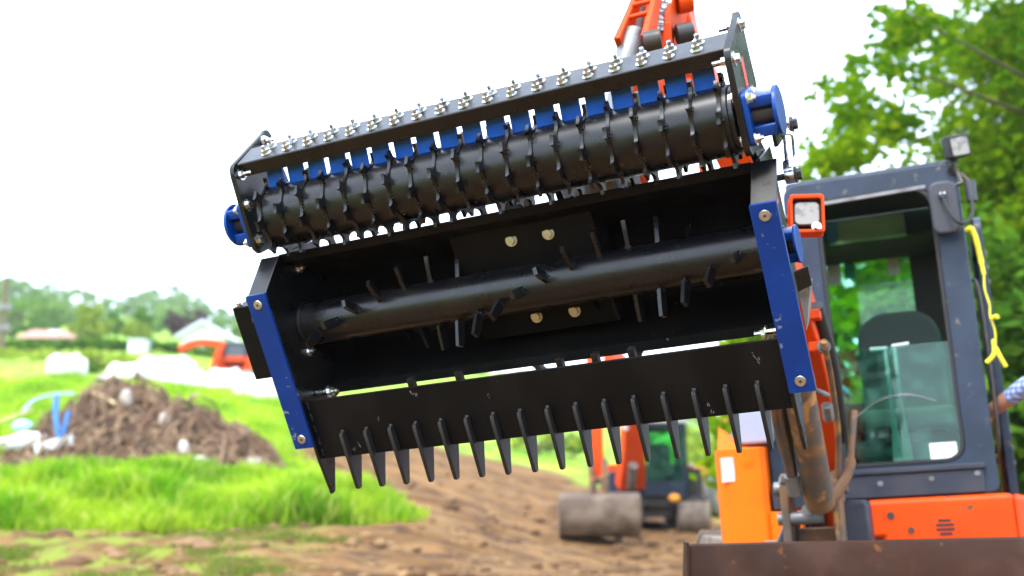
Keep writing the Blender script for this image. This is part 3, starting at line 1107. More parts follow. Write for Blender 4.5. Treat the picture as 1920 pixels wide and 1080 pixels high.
def smooth_path(P, k=8):
    P = [Vector(p) for p in P]
    out = []
    for i in range(len(P) - 1):
        p0, p1, p2, p3 = P[max(i - 1, 0)], P[i], P[i + 1], P[min(i + 2, len(P) - 1)]
        for j in range(k):
            t = j / k
            out.append(0.5 * ((2 * p1) + (p2 - p0) * t + (2 * p0 - 5 * p1 + 4 * p2 - p3) * t * t + (3 * p1 - p0 - 3 * p2 + p3) * t ** 3))
    out.append(P[-1])
    return out


hq = smooth_path(hpts, 16)
hs.tube(hq, [0.016 + 0.002 * (i % 2) for i in range(len(hq))], 10)
hs.build("hydraulic_hose", RUBBER, rake)


# ------------------------------------------------------------------ the near excavator
# local axes: a along the cab front (to the door side), b to the rear, c up
EXM = Matrix(((0.93217, 0.35837, -0.05132, 2.44008), (-0.35783, 0.93358, 0.01970, 5.76364), (0.05497, 0.0, 0.99849, -0.00499), (0, 0, 0, 1)))
EXI = EXM.inverted()
exc = empty("excavator", "orange tracked excavator with dark grey cab beside the tall trees, holding up the rake", "excavator", mw=EXM)


def L_(px, py, d):
    return EXI @ at(px, py, d)


# cab shell
cab = MB()
cab.ringprism(rrect(-0.865, 0.045, 0.90, 2.628, (0.03, 0.03, 0.07, 0.07), 6), rrect(-0.690, -0.095, 1.070, 2.515, (0.05, 0.09, 0.10, 0.06), 6), 0.0, 0.085, ax=1)
cab.ringprism(rrect(-0.865, 0.045, 0.90, 2.628, (0.03, 0.03, 0.07, 0.07), 6), rrect(-0.790, -0.262, 1.50, 2.455, 0.06, 6), 1.28, 1.35, ax=1)
cab_frame = cab.build("cab_frame", CABG, exc, 0.012, seg=3)
MB().prism(rrect(-0.855, 0.035, 0.02, 1.33, 0.05, 4), 2.595, 2.650, ax=2).build("cab_roof", CABG, exc, 0.015, seg=3)
sidef = MB()
sidef.ringprism(rrect(0.085, 1.28, 0.90, 2.60, 0.03, 5), rrect(0.16, 1.20, 1.42, 2.45, 0.06, 5), -0.862, -0.835, ax=0)
sidef.build("cab_side_wall", CABG, exc, 0.004)
dside = MB()
dside.ringprism(rrect(0.085, 1.28, 0.90, 2.60, 0.03, 5), rrect(0.13, 0.98, 0.98, 2.50, 0.08, 5), 0.012, 0.043, ax=0)
dside.build("door_frame", CABG, exc, 0.004)
MB().box((-0.85, 0.03, 0.90), (0.03, 1.30, 0.945)).build("cab_floor", INTER, exc, 0.004)
ln = MB()
ln.box((-0.835, 1.262, 0.945), (0.012, 1.279, 1.50))
ln.box((-0.835, 1.262, 2.455), (0.012, 1.279, 2.58))
ln.box((-0.262, 1.262, 1.50), (0.012, 1.279, 2.455))
ln.build("rear_lining", INTER, exc, 0.003)
MB().box((-0.835, 0.09, 2.545), (0.012, 1.262, 2.592)).build("roof_lining", INTER, exc, 0.01)
MB().box((-0.832, 0.55, 2.40), (0.010, 1.26, 2.54)).build("overhead_console", INTER, exc, 0.02)
# windows
MB().prism(rrect(-0.700, -0.085, 1.060, 1.685, (0.05, 0.09, 0.004, 0.004), 6), 0.030, 0.036, ax=1).build("lower_windscreen", CABGLASS, exc)
MB().hexa([(-0.68, 0.09, 2.415), (-0.10, 0.09, 2.415), (-0.10, 0.54, 2.375), (-0.68, 0.54, 2.375), (-0.68, 0.09, 2.421), (-0.10, 0.09, 2.421), (-0.10, 0.54, 2.381), (-0.68, 0.54, 2.381)]).build("raised_windscreen", CABGLASS, exc)
MB().box((-0.79, 1.30, 1.50), (-0.262, 1.306, 2.455)).build("rear_window", REARGLASS, exc)
MB().box((-0.850, 0.16, 1.42), (-0.845, 1.20, 2.45)).build("side_window", REARGLASS, exc)
for a0, a1, c0_, c1_, m_ in ((-0.775, -0.69, 2.28, 2.43, WHITE), (-0.665, -0.60, 2.31, 2.42, mat("teal_sticker", (0.02, 0.35, 0.25), 0.5)), (-0.40, -0.33, 2.30, 2.44, WHITE)):
    MB().box((a0, 1.292, c0_), (a1, 1.2955, c1_)).build("window_sticker", m_, exc)
gs = MB()
gs.ringprism(rrect(-0.692, -0.093, 1.068, 2.517, (0.05, 0.09, 0.10, 0.06), 6), rrect(-0.676, -0.109, 1.084, 2.500, (0.045, 0.08, 0.09, 0.05), 6), -0.006, 0.05, ax=1)
gs.build("window_seal", RUBBER, exc)
MB().hexa([(-0.80, -0.012, 2.482), (-0.12, -0.012, 2.500), (-0.12, 0.01, 2.500), (-0.80, 0.01, 2.482), (-0.80, -0.012, 2.500), (-0.12, -0.012, 2.520), (-0.12, 0.01, 2.520), (-0.80, 0.01, 2.500)]).build("drip_rail", STEELG, exc, 0.003)
MB().box((-0.26, 0.026, 1.083), (-0.130, 0.0285, 1.165)).build("paper_notice", WHITE, exc)
# lower front panel below the window
lp = MB()
lp.box((-0.735, -0.018, 0.905), (-0.020, 0.0, 1.022))
lp.build("front_panel", CABD, exc, 0.006)
MB().box((-0.745, -0.032, 1.024), (-0.008, 0.0, 1.050)).build("panel_sill", CABD, exc, 0.004)
for a_, c_ in ((-0.52, 0.975), (-0.27, 0.985), (-0.05, 1.0)):
    MB().hexbolt((a_, -0.018, c_), (0, -1, 0), 0.010, 0.008).build("panel_bolt", STEELG, exc)
# seat, levers, console
st = MB()
outl = rrect(-0.605, -0.135, 1.38, 1.985, (0.05, 0.05, 0.17, 0.17), 8)
st.prism(outl, 0.78, 0.88, ax=1)
seat = st.build("seat_backrest", SEATM, exc, 0.03, seg=3)
MB().prism(rrect(-0.635, -0.105, 0.30, 0.86, 0.08, 5), 1.26, 1.38, ax=2).build("seat_cushion", SEATM, exc, 0.03, seg=3)
MB().box((-0.58, 0.36, 0.945), (-0.16, 0.84, 1.26)).build("seat_base", INTER, exc, 0.02)
for a0, a1 in ((-0.80, -0.66), (-0.085, 0.0)):
    MB().prism(rrect(0.28, 1.1, 0.945, 1.42, 0.05, 4), a0, a1, ax=0).build("side_console", PLASTIC, exc, 0.02)
dsh = MB()
dsh.hexa([(-0.66, 0.14, 0.945), (-0.10, 0.14, 0.945), (-0.10, 0.30, 0.945), (-0.66, 0.30, 0.945), (-0.64, 0.22, 1.18), (-0.12, 0.22, 1.18), (-0.12, 0.28, 1.18), (-0.64, 0.28, 1.18)])
dsh.build("foot_console", PLASTIC, exc, 0.02)
LEVER = mat("lever_grey", (0.42, 0.42, 0.46), 0.5)
for a_ in (-0.425, -0.378):
    t = MB()
    t.cyl((a_, 0.16, 1.10), (a_, 0.13, 1.690), 0.0105, n=10)
    s_ = -1 if a_ < -0.4 else 1
    t.cyl((a_ - s_ * 0.012, 0.13, 1.690 + s_ * 0.004), (a_ + s_ * 0.078, 0.13, 1.694 + s_ * 0.006), 0.0135, n=10)
    t.hexa([(a_ - 0.030, 0.12, 1.02), (a_ + 0.035, 0.12, 1.02), (a_ + 0.035, 0.13, 1.02), (a_ - 0.030, 0.13, 1.02), (a_ - 0.012, 0.15, 1.32), (a_ + 0.012, 0.15, 1.32), (a_ + 0.012, 0.16, 1.32), (a_ - 0.012, 0.16, 1.32)])
    t.build("travel_lever", LEVER, exc, 0.002)
for a_ in (-0.70, -0.05):
    t = MB()
    t.tube([(a_, 0.36, 1.42), (a_, 0.33, 1.55), (a_ - 0.01, 0.32, 1.66)], [0.012, 0.012, 0.024], 10)
    t.sphere((a_ - 0.01, 0.32, 1.67), 0.028, 10, 8, (1, 1, 1.5))
    t.build("joystick", RUBBER, exc)
wp = MB()
wp.tube(smooth_path([(-0.60, 0.022, 1.33), (-0.48, 0.022, 1.405), (-0.34, 0.022, 1.425), (-0.20, 0.022, 1.38)], 6), 0.0026, 6)
wp.build("wiper", STEELG, exc)
# open door folded back along the side, with rails
dr = MB()
dr.ringprism(rrect(0.30, 1.24, 0.80, 2.40, (0.05, 0.05, 0.05, 0.10), 5), rrect(0.36, 1.18, 1.40, 2.33, (0.04, 0.04, 0.05, 0.09), 5), 0.100, 0.140, ax=0)
door = dr.build("cab_door", CABG, exc, 0.006)
MB().box((0.118, 0.36, 1.40), (0.123, 1.18, 2.33)).build("door_pane", REARGLASS, door)
MB().prism(rrect(0.42, 1.10, 0.86, 1.34, 0.05, 4), 0.1405, 0.150, ax=0).build("door_panel", CABD, door, 0.004)
for c_ in (1.05, 1.13, 1.21, 2.02, 2.10, 2.18):
    MB().hexbolt((0.141, 0.325, c_), (1, -0.2, 0), 0.009, 0.007).build("hinge_bolt", STEELG, door)
MB().tube(smooth_path([(0.045, 0.12, 1.10), (0.075, 0.06, 1.2), (0.075, 0.05, 1.9), (0.045, 0.10, 2.0)], 5), 0.011, 8).build("grab_rail", STEELD, exc)
# mirror, cable, lamp
mr = MB()
mr.prism(rrect(-0.110, 0.025, 2.215, 2.495, 0.045, 6), -0.140, -0.075, ax=1)
mirror = mr.build("mirror", PLASTIC, exc, 0.014, seg=3)
k_ = MB()
k_.cyl((-0.045, -0.140, 2.415), (-0.045, -0.185, 2.415), 0.020, n=12)
k_.build("mirror_boss", PLASTIC, mirror, 0.002)
for da in (-0.008, 0.010):
    MB().cyl((-0.045 + da, -0.185, 2.418), (-0.045 + da, -0.189, 2.418), 0.005, n=8).build("screw", ZINC, mirror)
MB().tube(smooth_path([(-0.045, -0.17, 2.415), (-0.020, -0.20, 2.30), (0.03, -0.19, 2.245), (0.085, -0.12, 2.30), (0.095, -0.08, 2.42)], 6), 0.0095, 8).build("mirror_cable", RUBBER, mirror)
MB().tube([(0.095, -0.07, 2.38), (0.098, -0.06, 2.49)], 0.027, 12).build("mirror_socket", PLASTIC, mirror, 0.003)
br = MB()
br.tube([(0.03, 0.03, 2.58), (0.045, -0.03, 2.56), (0.06, -0.06, 2.49), (-0.03, -0.08, 2.46)], 0.011, 8)
br.tube([(0.095, -0.06, 2.49), (0.06, -0.03, 2.55)], 0.011, 8)
br.build("mirror_bracket", STEELD, exc)
lm = MB()
lx = Matrix.Translation((0.055, -0.04, 2.690)) @ Matrix.Rotation(math.radians(26), 4, 'Z') @ Matrix.Rotation(math.radians(-9), 4, 'Y') @ Matrix.Rotation(math.radians(8), 4, 'X')
lm.xf = lx
lm.prism(rrect(-0.058, 0.058, -0.058, 0.058, 0.014, 5), -0.04, 0.035, ax=1)
wlamp = lm.build("work_lamp", RUBBER, exc, 0.008)
MB(lx).prism(rrect(-0.046, 0.046, -0.046, 0.046, 0.01, 5), -0.0425, -0.0395, ax=1).build("lamp_glass", LENS, wlamp)
MB(lx).box((-0.060, -0.03, 0.0585), (0.060, 0.034, 0.064)).build("lamp_visor", STEELG, wlamp, 0.002)
k_ = MB()
k_.tube([(0.03, 0.0, 2.56), (0.02, -0.03, 2.60), (0.045, -0.02, 2.63)], 0.018, 10)
k_.tube([(0.0, -0.02, 2.57), (0.02, -0.04, 2.62), (0.05, -0.05, 2.58)], 0.010, 8)
k_.build("lamp_bracket", STEELD, wlamp)
# yellow strap hanging at the door post
ys = MB()
ys.tube(smooth_path([(0.050, -0.03, 2.24), (0.075, -0.04, 2.245), (0.090, -0.04, 2.19), (0.100, -0.03, 2.08), (0.106, -0.03, 2.0)], 6), [0.014] * 20 + [0.010] * 5, 8)
ys.tube(smooth_path([(0.106, -0.03, 2.0), (0.100, -0.03, 1.92), (0.112, -0.04, 1.84), (0.108, -0.04, 1.78), (0.120, -0.04, 1.70), (0.112, -0.04, 1.62)], 6), 0.005, 8)
ys.tube(smooth_path([(0.110, -0.05, 1.765), (0.135, -0.06, 1.775), (0.14, -0.06, 1.76)], 5), 0.010, 8)
ys.tube(smooth_path([(0.108, -0.04, 1.66), (0.10, -0.05, 1.585), (0.060, -0.05, 1.545)], 5), 0.011, 8)
ys.tube(smooth_path([(0.112, -0.04, 1.62), (0.13, -0.05, 1.56), (0.148, -0.05, 1.515)], 5), 0.011, 8)
ys.build("hanging_strap", YELLOWS, exc)

# orange skirt under the cab
sk = MB()
sk.prism([(-0.60, 0.895), (-0.60, 0.70), (-0.53, 0.70), (-0.53, 0.60), (0.10, 0.60), (0.10, 0.895)], -0.055, 0.06, ax=1)
sk.hexa([(0.10, -0.055, 0.60), (0.26, 0.25, 0.60), (0.26, 1.9, 0.60), (0.10, 1.9, 0.60), (0.10, -0.055, 0.895), (0.26, 0.25, 0.85), (0.26, 1.9, 0.85), (0.10, 1.9, 0.895)])
skirt = sk.build("front_skirt", ORANGE, exc, 0.03, seg=4)
for (a_, c_, r_) in ((-0.485, 0.812, 0.030), (-0.395, 0.735, 0.026)):
    q = MB()
    q.cyl((a_, -0.058, c_), (a_, -0.054, c_), r_, n=20)
    q.mi = 1
    q.cyl((a_, -0.061, c_), (a_, -0.057, c_), r_ * 0.62, n=16)
    q.build("access_plug", [ORANGE, STEELD], skirt)
for i, c_ in enumerate((0.777, 0.755, 0.733, 0.711)):
    w_ = math.sqrt(max(0.0004, 0.045 ** 2 - (c_ - 0.744) ** 2))
    MB().prism(rrect(-0.232 - w_, -0.232 + w_, c_ - 0.006, c_ + 0.006, 0.005, 4), -0.0575, -0.0545, ax=1).build("vent_slot", RUBBER, skirt)
# deck and machinery body behind
MB().box((-1.40, 0.10, 0.55), (0.12, 2.15, 0.70)).build("turntable_deck", STEELD, exc, 0.02)
MB().prism([(1.38, 0.70), (2.35, 0.70), (2.42, 0.95), (2.40, 1.25), (2.25, 1.44), (1.38, 1.46)], -1.36, 0.03, ax=0).build("engine_hood", ORANGE, exc, 0.05, seg=4)
MB().prism([(0.35, 0.70), (1.38, 0.70), (1.38, 1.38), (0.55, 1.36), (0.35, 1.22)], -1.36, -0.95, ax=0).build("tank_cover", CABG, exc, 0.03, seg=3)
# tall orange corner cover at the other side of the boom
oc = MB()
oc.prism([(-1.345, -0.02), (-1.28, -0.06), (-1.115, -0.06), (-1.09, -0.03), (-1.09, 0.40), (-1.40, 0.40), (-1.385, 0.10)], 0.60, 1.205, ax=2)
oc.hexa([(-1.345, -0.02, 1.20), (-1.09, -0.05, 1.20), (-1.09, 0.40, 1.20), (-1.39, 0.40, 1.20), (-1.335, 0.02, 1.33), (-1.23, -0.0, 1.215), (-1.23, 0.40, 1.215), (-1.37, 0.40, 1.33)])
oc.box((-1.092, -0.05, 0.62), (-0.93, 0.1, 0.86))
cover = oc.build("corner_cover", ORANGEY, exc, 0.03, seg=4)
MB().box((-1.325, -0.0635, 1.03), (-1.255, -0.0605, 1.16)).build("sticker", DECALW, cover)
q = MB()
q.cyl((-1.185, -0.063, 1.13), (-1.185, -0.058, 1.13), 0.034, n=20)
q.cyl((-1.185, -0.070, 1.13), (-1.185, -0.060, 1.13), 0.012, n=12)
q.build("cover_plug", ORANGEY, cover)
MB().prism(rrect(-1.255, -1.045, 1.225, 1.415, (0.02, 0.02, 0.05, 0.05), 5), 0.02, 0.36, ax=1).build("tool_box", mat("box_grey", (0.30, 0.33, 0.42), 0.4), exc, 0.02, seg=3)
MB().box((-1.085, 0.06, 0.86), (-0.87, 0.30, 1.42)).build("side_panel", CABG, exc, 0.015)
MB().box((-1.075, -0.03, 0.865), (-0.90, 0.07, 0.99)).build("hose_guard", CABD, exc, 0.012)

# swing post carrying the boom
po = MB()
pc = L_(1528, 985, 5.25)
ctr = pc
side = Vector((1, 0, 0))
c0 = ctr.copy()
for sg, tw in ((-1, 0.0), (1, 0.012)):
    x_ = c0.x + sg * 0.115
    po.prism([(c0.y - 0.10, 0.50), (c0.y + 0.22, 0.50), (c0.y + 0.26, 0.80), (c0.y + 0.10, 0.98), (c0.y - 0.02, 1.04), (c0.y - 0.08, 0.99), (c0.y - 0.10, 0.80)], x_ - 0.02, x_ + 0.02, ax=0)
po.box((c0.x - 0.12, c0.y + 0.10, 0.50), (c0.x + 0.12, c0.y + 0.24, 0.78))
post = po.build("swing_post", MUDDY, exc, 0.012)
pn = MB()
pn.cyl((c0.x - 0.165, c0.y - 0.02, 0.965), (c0.x + 0.165, c0.y - 0.02, 0.965), 0.034, n=16)
pn.cyl((c0.x - 0.155, c0.y - 0.06, 0.83), (c0.x + 0.05, c0.y - 0.06, 0.83), 0.03, n=16)
pn.build("post_pin", STEELG, post)
MB().hexbolt((c0.x - 0.01, c0.y - 0.115, 0.86), (0, -1, 0.1), 0.022, 0.016).build("post_bolt", STEELG, post)
MB().prism([(c0.x - 0.26, 0.50), (c0.x - 0.09, 0.50), (c0.x - 0.09, 0.86), (c0.x - 0.13, 0.84), (c0.x - 0.20, 0.70)], c0.y + 0.02, c0.y + 0.22, ax=1).build("post_casting", CABD, exc, 0.02)
MB().prism(rrect(c0.x + 0.12, c0.x + 0.24, 0.50, 0.90, 0.03, 4), c0.y + 0.06, c0.y + 0.30, ax=1).build("post_casting", CABD, exc, 0.02)
fork = MB()
fork.tube(smooth_path([L_(1602, 770, 5.25), L_(1597, 830, 5.2), L_(1592, 880, 5.18), L_(1570, 925, 5.15), L_(1548, 950, 5.15)], 6), [0.015] * 10 + [0.024] * 15, 10)
fork.build("cylinder_fork", MUDDY, exc)

# boom: a curved box-section arm rising towards the camera and over the attachment
bpts = smooth_path([L_(1548, 868, 5.42), L_(1532, 740, 5.22), L_(1503, 610, 5.0), L_(1442, 450, 4.8), L_(1385, 285, 4.66), L_(1312, 150, 4.62), L_(1262, 10, 4.75), L_(1270, -180, 4.95), L_(1290, -330, 5.05)], 5)
nb_ = len(bpts)
bw = [0.14] * nb_
bh = [0.18 + 0.08 * math.sin(PI * i / (nb_ - 1)) for i in range(nb_)]
bo = MB()
bo.sweep_rect(bpts, bw, bh, (1, 0, 0))
boom = bo.build("boom", ORANGE, exc, 0.012)
hose = MB()
off = Vector((0.03, -0.16, 0))
MB().tube(smooth_path([p + Vector((0.085, -0.03, 0)) for p in bpts[2:14:3]], 6), 0.034, 10).build("boom_hose", RUBBER, exc)
MB().tube(smooth_path([L_(1545, 640, 4.75), L_(1560, 720, 4.95), L_(1572, 820, 5.12), L_(1570, 905, 5.2)], 6), 0.013, 8).build("grease_pipe", MUDDY, boom)
k_ = MB()
k_.cyl(L_(1515, 725, 4.88), L_(1553, 742, 4.92), 0.012, n=8)
k_.cyl(L_(1550, 760, 4.93), L_(1554, 785, 4.97), 0.026, n=6)
k_.build("pipe_union", STEELG, boom)
for (px_, py_) in ((1524, 590), (1530, 650), (1535, 652)):
    q = MB()
    c_ = L_(px_, py_, 4.83)
    q.box((c_.x - 0.03, c_.y - 0.02, c_.z - 0.02), (c_.x + 0.03, c_.y + 0.06, c_.z + 0.02))
    q.build("hose_clamp", ORANGE, boom, 0.004)
MB().hexbolt(L_(1545, 650, 4.80), (0.2, -1, 0), 0.02, 0.03).build("clamp_bolt", STEELG, boom)
# lamp in an orange frame on the boom side
lf = Matrix.Translation(L_(1512, 404, 4.62)) @ Matrix.Rotation(math.radians(12), 4, 'Z') @ Matrix.Rotation(math.radians(4), 4, 'Y')
q = MB(lf)
q.ringprism(rrect(-0.068, 0.068, -0.080, 0.080, 0.014, 5), rrect(-0.056, 0.056, -0.066, 0.062, 0.010, 5), -0.04, 0.06, ax=1)
q.box((-0.070, 0.045, -0.078), (0.070, 0.058, 0.078))
blamp = q.build("boom_lamp", ORANGE, exc, 0.005)
MB(lf).prism(rrect(-0.055, 0.055, -0.050, 0.055, 0.022, 6), -0.02, 0.044, ax=1).build("lamp_body", RUBBER, blamp, 0.004)
MB(lf).prism(rrect(-0.048, 0.048, -0.043, 0.048, 0.02, 6), -0.026, -0.0195, ax=1).build("lamp_glass", LENS, blamp, 0.002)
MB().tube([L_(1432, 420, 4.74), L_(1470, 412, 4.70), L_(1500, 408, 4.68)], 0.016, 8).build("lamp_bracket", STEELD, blamp)
MB(lf).hexbolt((0.035, -0.03, -0.055), (0.1, -1, 0), 0.014, 0.02).build("lamp_bolt", ZINC, blamp)
# boom cylinder
cy_ = MB()
c1, c2 = L_(1538, 945, 5.12), L_(1492, 700, 4.72)
cy_.cyl(c1, c1.lerp(c2, 0.9), 0.066, n=20)
cy_.cyl(c1.lerp(c2, 0.9), c1.lerp(c2, 0.97), 0.072, n=20)
cyl_ = cy_.build("boom_cylinder", MUDDY, exc, 0.004)
MB().cyl(c1.lerp(c2, 0.95), L_(1446, 440, 4.70), 0.035, n=16).build("cylinder_rod", ZINC, cyl_)
for dpx, rr_ in ((-42, 0.017), (-28, 0.012), (-55, 0.014)):
    MB().tube(smooth_path([L_(1505 + dpx * 0.3, 925, 5.08), L_(1500 + dpx * 0.5, 860, 4.98), L_(1498 + dpx * 0.85, 780, 4.86), L_(1478 + dpx * 0.6, 680, 4.72), L_(1458 + dpx * 0.6, 560, 4.62)], 6), rr_, 8).build("hydraulic_hose", MUDDY if rr_ > 0.0125 else RUBBER, cyl_)
q = MB()
q.cyl(L_(1462, 900, 5.05), L_(1492, 905, 5.05), 0.02, n=10)
q.cyl(L_(1484, 892, 5.03), L_(1490, 925, 5.06), 0.034, n=12)
q.build("hose_union", STEELG, cyl_)
# dipper arm coming down behind the attachment
ap = [L_(1300, -330, 4.95), L_(1272, -190, 4.72), L_(1252, -20, 4.55), L_(1238, 60, 4.46), L_(1222, 160, 4.40), L_(1178, 330, 4.32)]
am = MB()
am.sweep_rect(ap, [0.15, 0.15, 0.14, 0.14, 0.13, 0.12], [0.28, 0.26, 0.24, 0.24, 0.22, 0.16], (1, 0, 0))
arm = am.build("dipper_arm", ORANGE, exc, 0.012)
rb = MB()
rb.hexa([L_(1236, 100, 4.30), L_(1262, 96, 4.30), L_(1262, 96, 4.36), L_(1236, 100, 4.36), L_(1247, 42, 4.30), L_(1258, 40, 4.30), L_(1258, 40, 4.36), L_(1247, 42, 4.36)])
rb.build("arm_rib", ORANGE, arm, 0.006)
# decal strip with lettering on the arm
p0_, p1_ = L_(1236, 58, 4.318), L_(1247, -8, 4.365)
ux = (L_(1250, 58, 4.318) - p0_).normalized()
uy = (p1_ - p0_).normalized()
dz_ = MB()
w_ = 0.030
dz_.add([p0_ - ux * w_ * 0.75, p0_ + ux * w_ * 0.55, p1_ + ux * w_ * 1.0, p1_ - ux * w_ * 0.6], [(0, 1, 2, 3)])
decal = dz_.build("arm_decal", DECALW, arm)
fc = bpy.data.curves.new("decal_text", 'FONT')
fc.body = "HITACHI"
fc.size = 0.042
fc.align_x = 'CENTER'
fc.align_y = 'CENTER'
fo = bpy.data.objects.new("decal_text", fc)
C.objects.link(fo)
fo.parent = decal
nrm = ux.cross(uy).normalized()
if nrm.y > 0:
    nrm = -nrm
mid = (p0_ + p1_) / 2 + nrm * 0.004 + ux * 0.004
tx = uy
ty = nrm.cross(tx).normalized()
fo.matrix_local = Matrix(((tx.x, ty.x, nrm.x, mid.x), (tx.y, ty.y, nrm.y, mid.y), (tx.z, ty.z, nrm.z, mid.z), (0, 0, 0, 1)))
bpy.context.view_layer.update()
tme2 = bpy.data.meshes.new_from_object(fo.evaluated_get(bpy.context.evaluated_depsgraph_get()))
tmw = fo.matrix_local.copy()
bpy.data.objects.remove(fo)
tme2.materials.clear()
tme2.materials.append(CHALK)
fo = link("lettering", tme2, decal)
fo.matrix_local = tmw
# bucket link guard: two rails with rungs, a grey cylinder between, pin bosses
for r0, r1 in (((1163, 92, 4.22), (1204, -30, 4.40)), ((1214, 86, 4.18), (1236, -30, 4.36))):
    q = MB()
    q.sweep_rect([L_(*r0), L_((r0[0] + r1[0]) / 2, (r0[1] + r1[1]) / 2, (r0[2] + r1[2]) / 2), L_(*r1)], [0.026, 0.022, 0.022], [0.11, 0.07, 0.05], (1, 0, 0))
    q.build("link_rail", ORANGE, arm, 0.005)
for a_, b_ in (((1176, 34, 4.27), (1222, 22, 4.26)), ((1186, 10, 4.30), (1228, 0, 4.29))):
    MB().tube([L_(*a_), L_(*b_)], 0.0095, 10).build("link_rung", ORANGE, arm)
MB().cyl(L_(1186, 70, 4.34), L_(1212, -60, 4.50), 0.030, n=16).build("bucket_cylinder", STEELG, arm)
q = MB()
q.tube([L_(1192, 62, 4.26), L_(1182, 95, 4.23), L_(1168, 150, 4.20), L_(1150, 230, 4.18), L_(1130, 330, 4.16)], [0.045, 0.052, 0.046, 0.042, 0.05], 14)
q.build("tipping_link", STEELG, arm)
q = MB()
cA, cB = L_(1207, 80, 4.16), L_(1240, 74, 4.15)
q.cyl(cA, cB, 0.040, n=20)
q.build("link_boss", STEELD, arm, 0.004)
q = MB()
q.cyl(L_(1268, 66, 4.36), L_(1300, 60, 4.36), 0.042, n=18)
q.build("arm_pin", STEELD, arm, 0.006)
q = MB()
q.cyl(L_(1270, 6, 4.42), L_(1296, 0, 4.42), 0.045, n=18)
q.build("link_boss", ORANGE, arm, 0.006)
# quick coupler between the arm tip and the hanger plates of the attachment
tipw = EXM @ L_(1178, 330, 4.32)
attp = ATT @ Vector((0.88, -0.24, 0.70))
q = MB(EXI)
q.sweep_rect([tipw, tipw.lerp(attp, 0.5), attp], [0.14, 0.16, 0.16], [0.14, 0.2, 0.1], (ATT.to_3x3() @ Vector((1, 0, 0))))
q.build("quick_coupler", STEELD, arm, 0.01)
q = MB()
q.sweep_rect([L_(1292, 150, 4.28), L_(1300, 200, 4.26), L_(1320, 330, 4.22)], [0.02, 0.02, 0.02], [0.05, 0.06, 0.05], (1, 0, 0))
q.build("tipping_lever", ORANGE, arm, 0.003)

# dozer blade, squared to the tracks
bl = MB(EXI)
zt = 0.675
prof = [(0.09, 0.30), (0.03, 0.33), (0.0, 0.40), (-0.004, 0.50), (0.012, 0.60), (0.04, 0.668), (0.055, 0.676), (0.075, 0.676), (0.055, 0.60), (0.038, 0.50), (0.04, 0.42), (0.07, 0.36), (0.10, 0.32)]


def blade_pt(t, y, z):
    return (0.745 + 2.15 * t, 4.90 + y, z + 0.045 * t)


vs_ = [blade_pt(t, y, z) for t in (0, 1) for y, z in prof]
k = len(prof)
bl.add(vs_, [tuple(range(k)), tuple(range(2 * k - 1, k - 1, -1))] + [(i, (i + 1) % k, k + (i + 1) % k, k + i) for i in range(k)])
blade = bl.build("dozer_blade", RUST, exc, 0.004)
q = MB(EXI)
q.prism([(4.895, 0.32), (4.885, 0.50), (4.90, 0.685), (4.98, 0.690), (5.03, 0.55), (5.03, 0.32)], 0.733, 0.7445, ax=0)
q.build("blade_end_plate", RUST, blade, 0.003)
q = MB(EXI)
for xx in (1.35, 2.25):
    q.sweep_rect([Vector((xx, 4.98, 0.42)), Vector((xx, 5.5, 0.48)), Vector((xx, 6.2, 0.45))], [0.10, 0.12, 0.12], [0.16, 0.18, 0.16], (1, 0, 0))
q.build("blade_frame", STEELD, blade, 0.01)
# crawler tracks
for xx in (1.26, 2.50):
    loop = []
    for t in np.linspace(0, 2 * PI, 44, endpoint=False):
        c_, s_ = math.cos(t), math.sin(t)
        loop.append((6.75 + 0.95 * (1 if c_ > 0 else -1) * (abs(c_) > 1e-6) * 1.0 + 0.31 * c_ if abs(c_) > 0.02 else 6.75, 0.32 + 0.31 * s_))
    q = MB(EXI)
    q.prism(loop, xx, xx + 0.42, ax=0)
    trk = q.build("track", TRACKM, exc, 0.01)
    for i in range(len(loop)):
        y_, z_ = loop[i]
        ang = math.atan2(z_ - 0.32, (y_ - 6.75) - math.copysign(0.95, y_ - 6.75))
        g = MB(EXI @ Matrix.Translation((xx + 0.21, y_, z_)) @ Matrix.Rotation(ang, 4, 'X'))
        g.box((-0.215, 0.0, -0.03), (0.215, 0.03, 0.03))
        g.build("track_pad", TRACKM, trk)
MB(EXI).cyl((2.1, 6.75, 0.40), (2.1, 6.75, 0.66), 0.42, n=24).build("slew_ring", STEELD, exc, 0.01)
MB(EXI).box((1.6, 6.1, 0.22), (2.6, 7.4, 0.45)).build("undercarriage", STEELD, exc, 0.02)


# ------------------------------------------------------------------ the second excavator, parked in the yard
F0 = at(1235, 1008, 23.2)
FZ = hz(F0.x, F0.y)
fex = empty("excavator", "orange excavator parked on the soil with its muddy bucket lowered to the ground", "excavator", loc=(F0.x, F0.y, FZ))
for xx in (-1.08, 0.42):
    loop = [(1.15 + math.copysign(0.85, math.cos(t)) + 0.33 * math.cos(t), 0.33 + 0.33 * math.sin(t)) for t in np.linspace(0.07, 2 * PI + 0.07, 36, endpoint=False)]
    trk = MB().prism(loop, xx, xx + 0.64, ax=0).build("track", TRACKM, fex, 0.01)
    for i, (y_, z_) in enumerate(loop):
        if y_ > 1.15 and z_ < 0.6:
            continue
        ang = math.atan2(z_ - 0.33, (y_ - 1.15) - math.copysign(0.85, y_ - 1.15))
        g = MB(Matrix.Translation((xx + 0.32, y_, z_)) @ Matrix.Rotation(ang, 4, 'X'))
        g.box((-0.325, 0.0, -0.028), (0.325, 0.035, 0.028))
        g.build("track_pad", TRACKM, trk)
MB().box((-0.95, 0.1, 0.52), (1.05, 2.5, 0.72)).build("turntable_deck", STEELD, fex, 0.03)
MB().box((-0.35, 0.25, 0.30), (0.35, 2.0, 0.54)).build("undercarriage", STEELD, fex, 0.03)
c_ = MB()
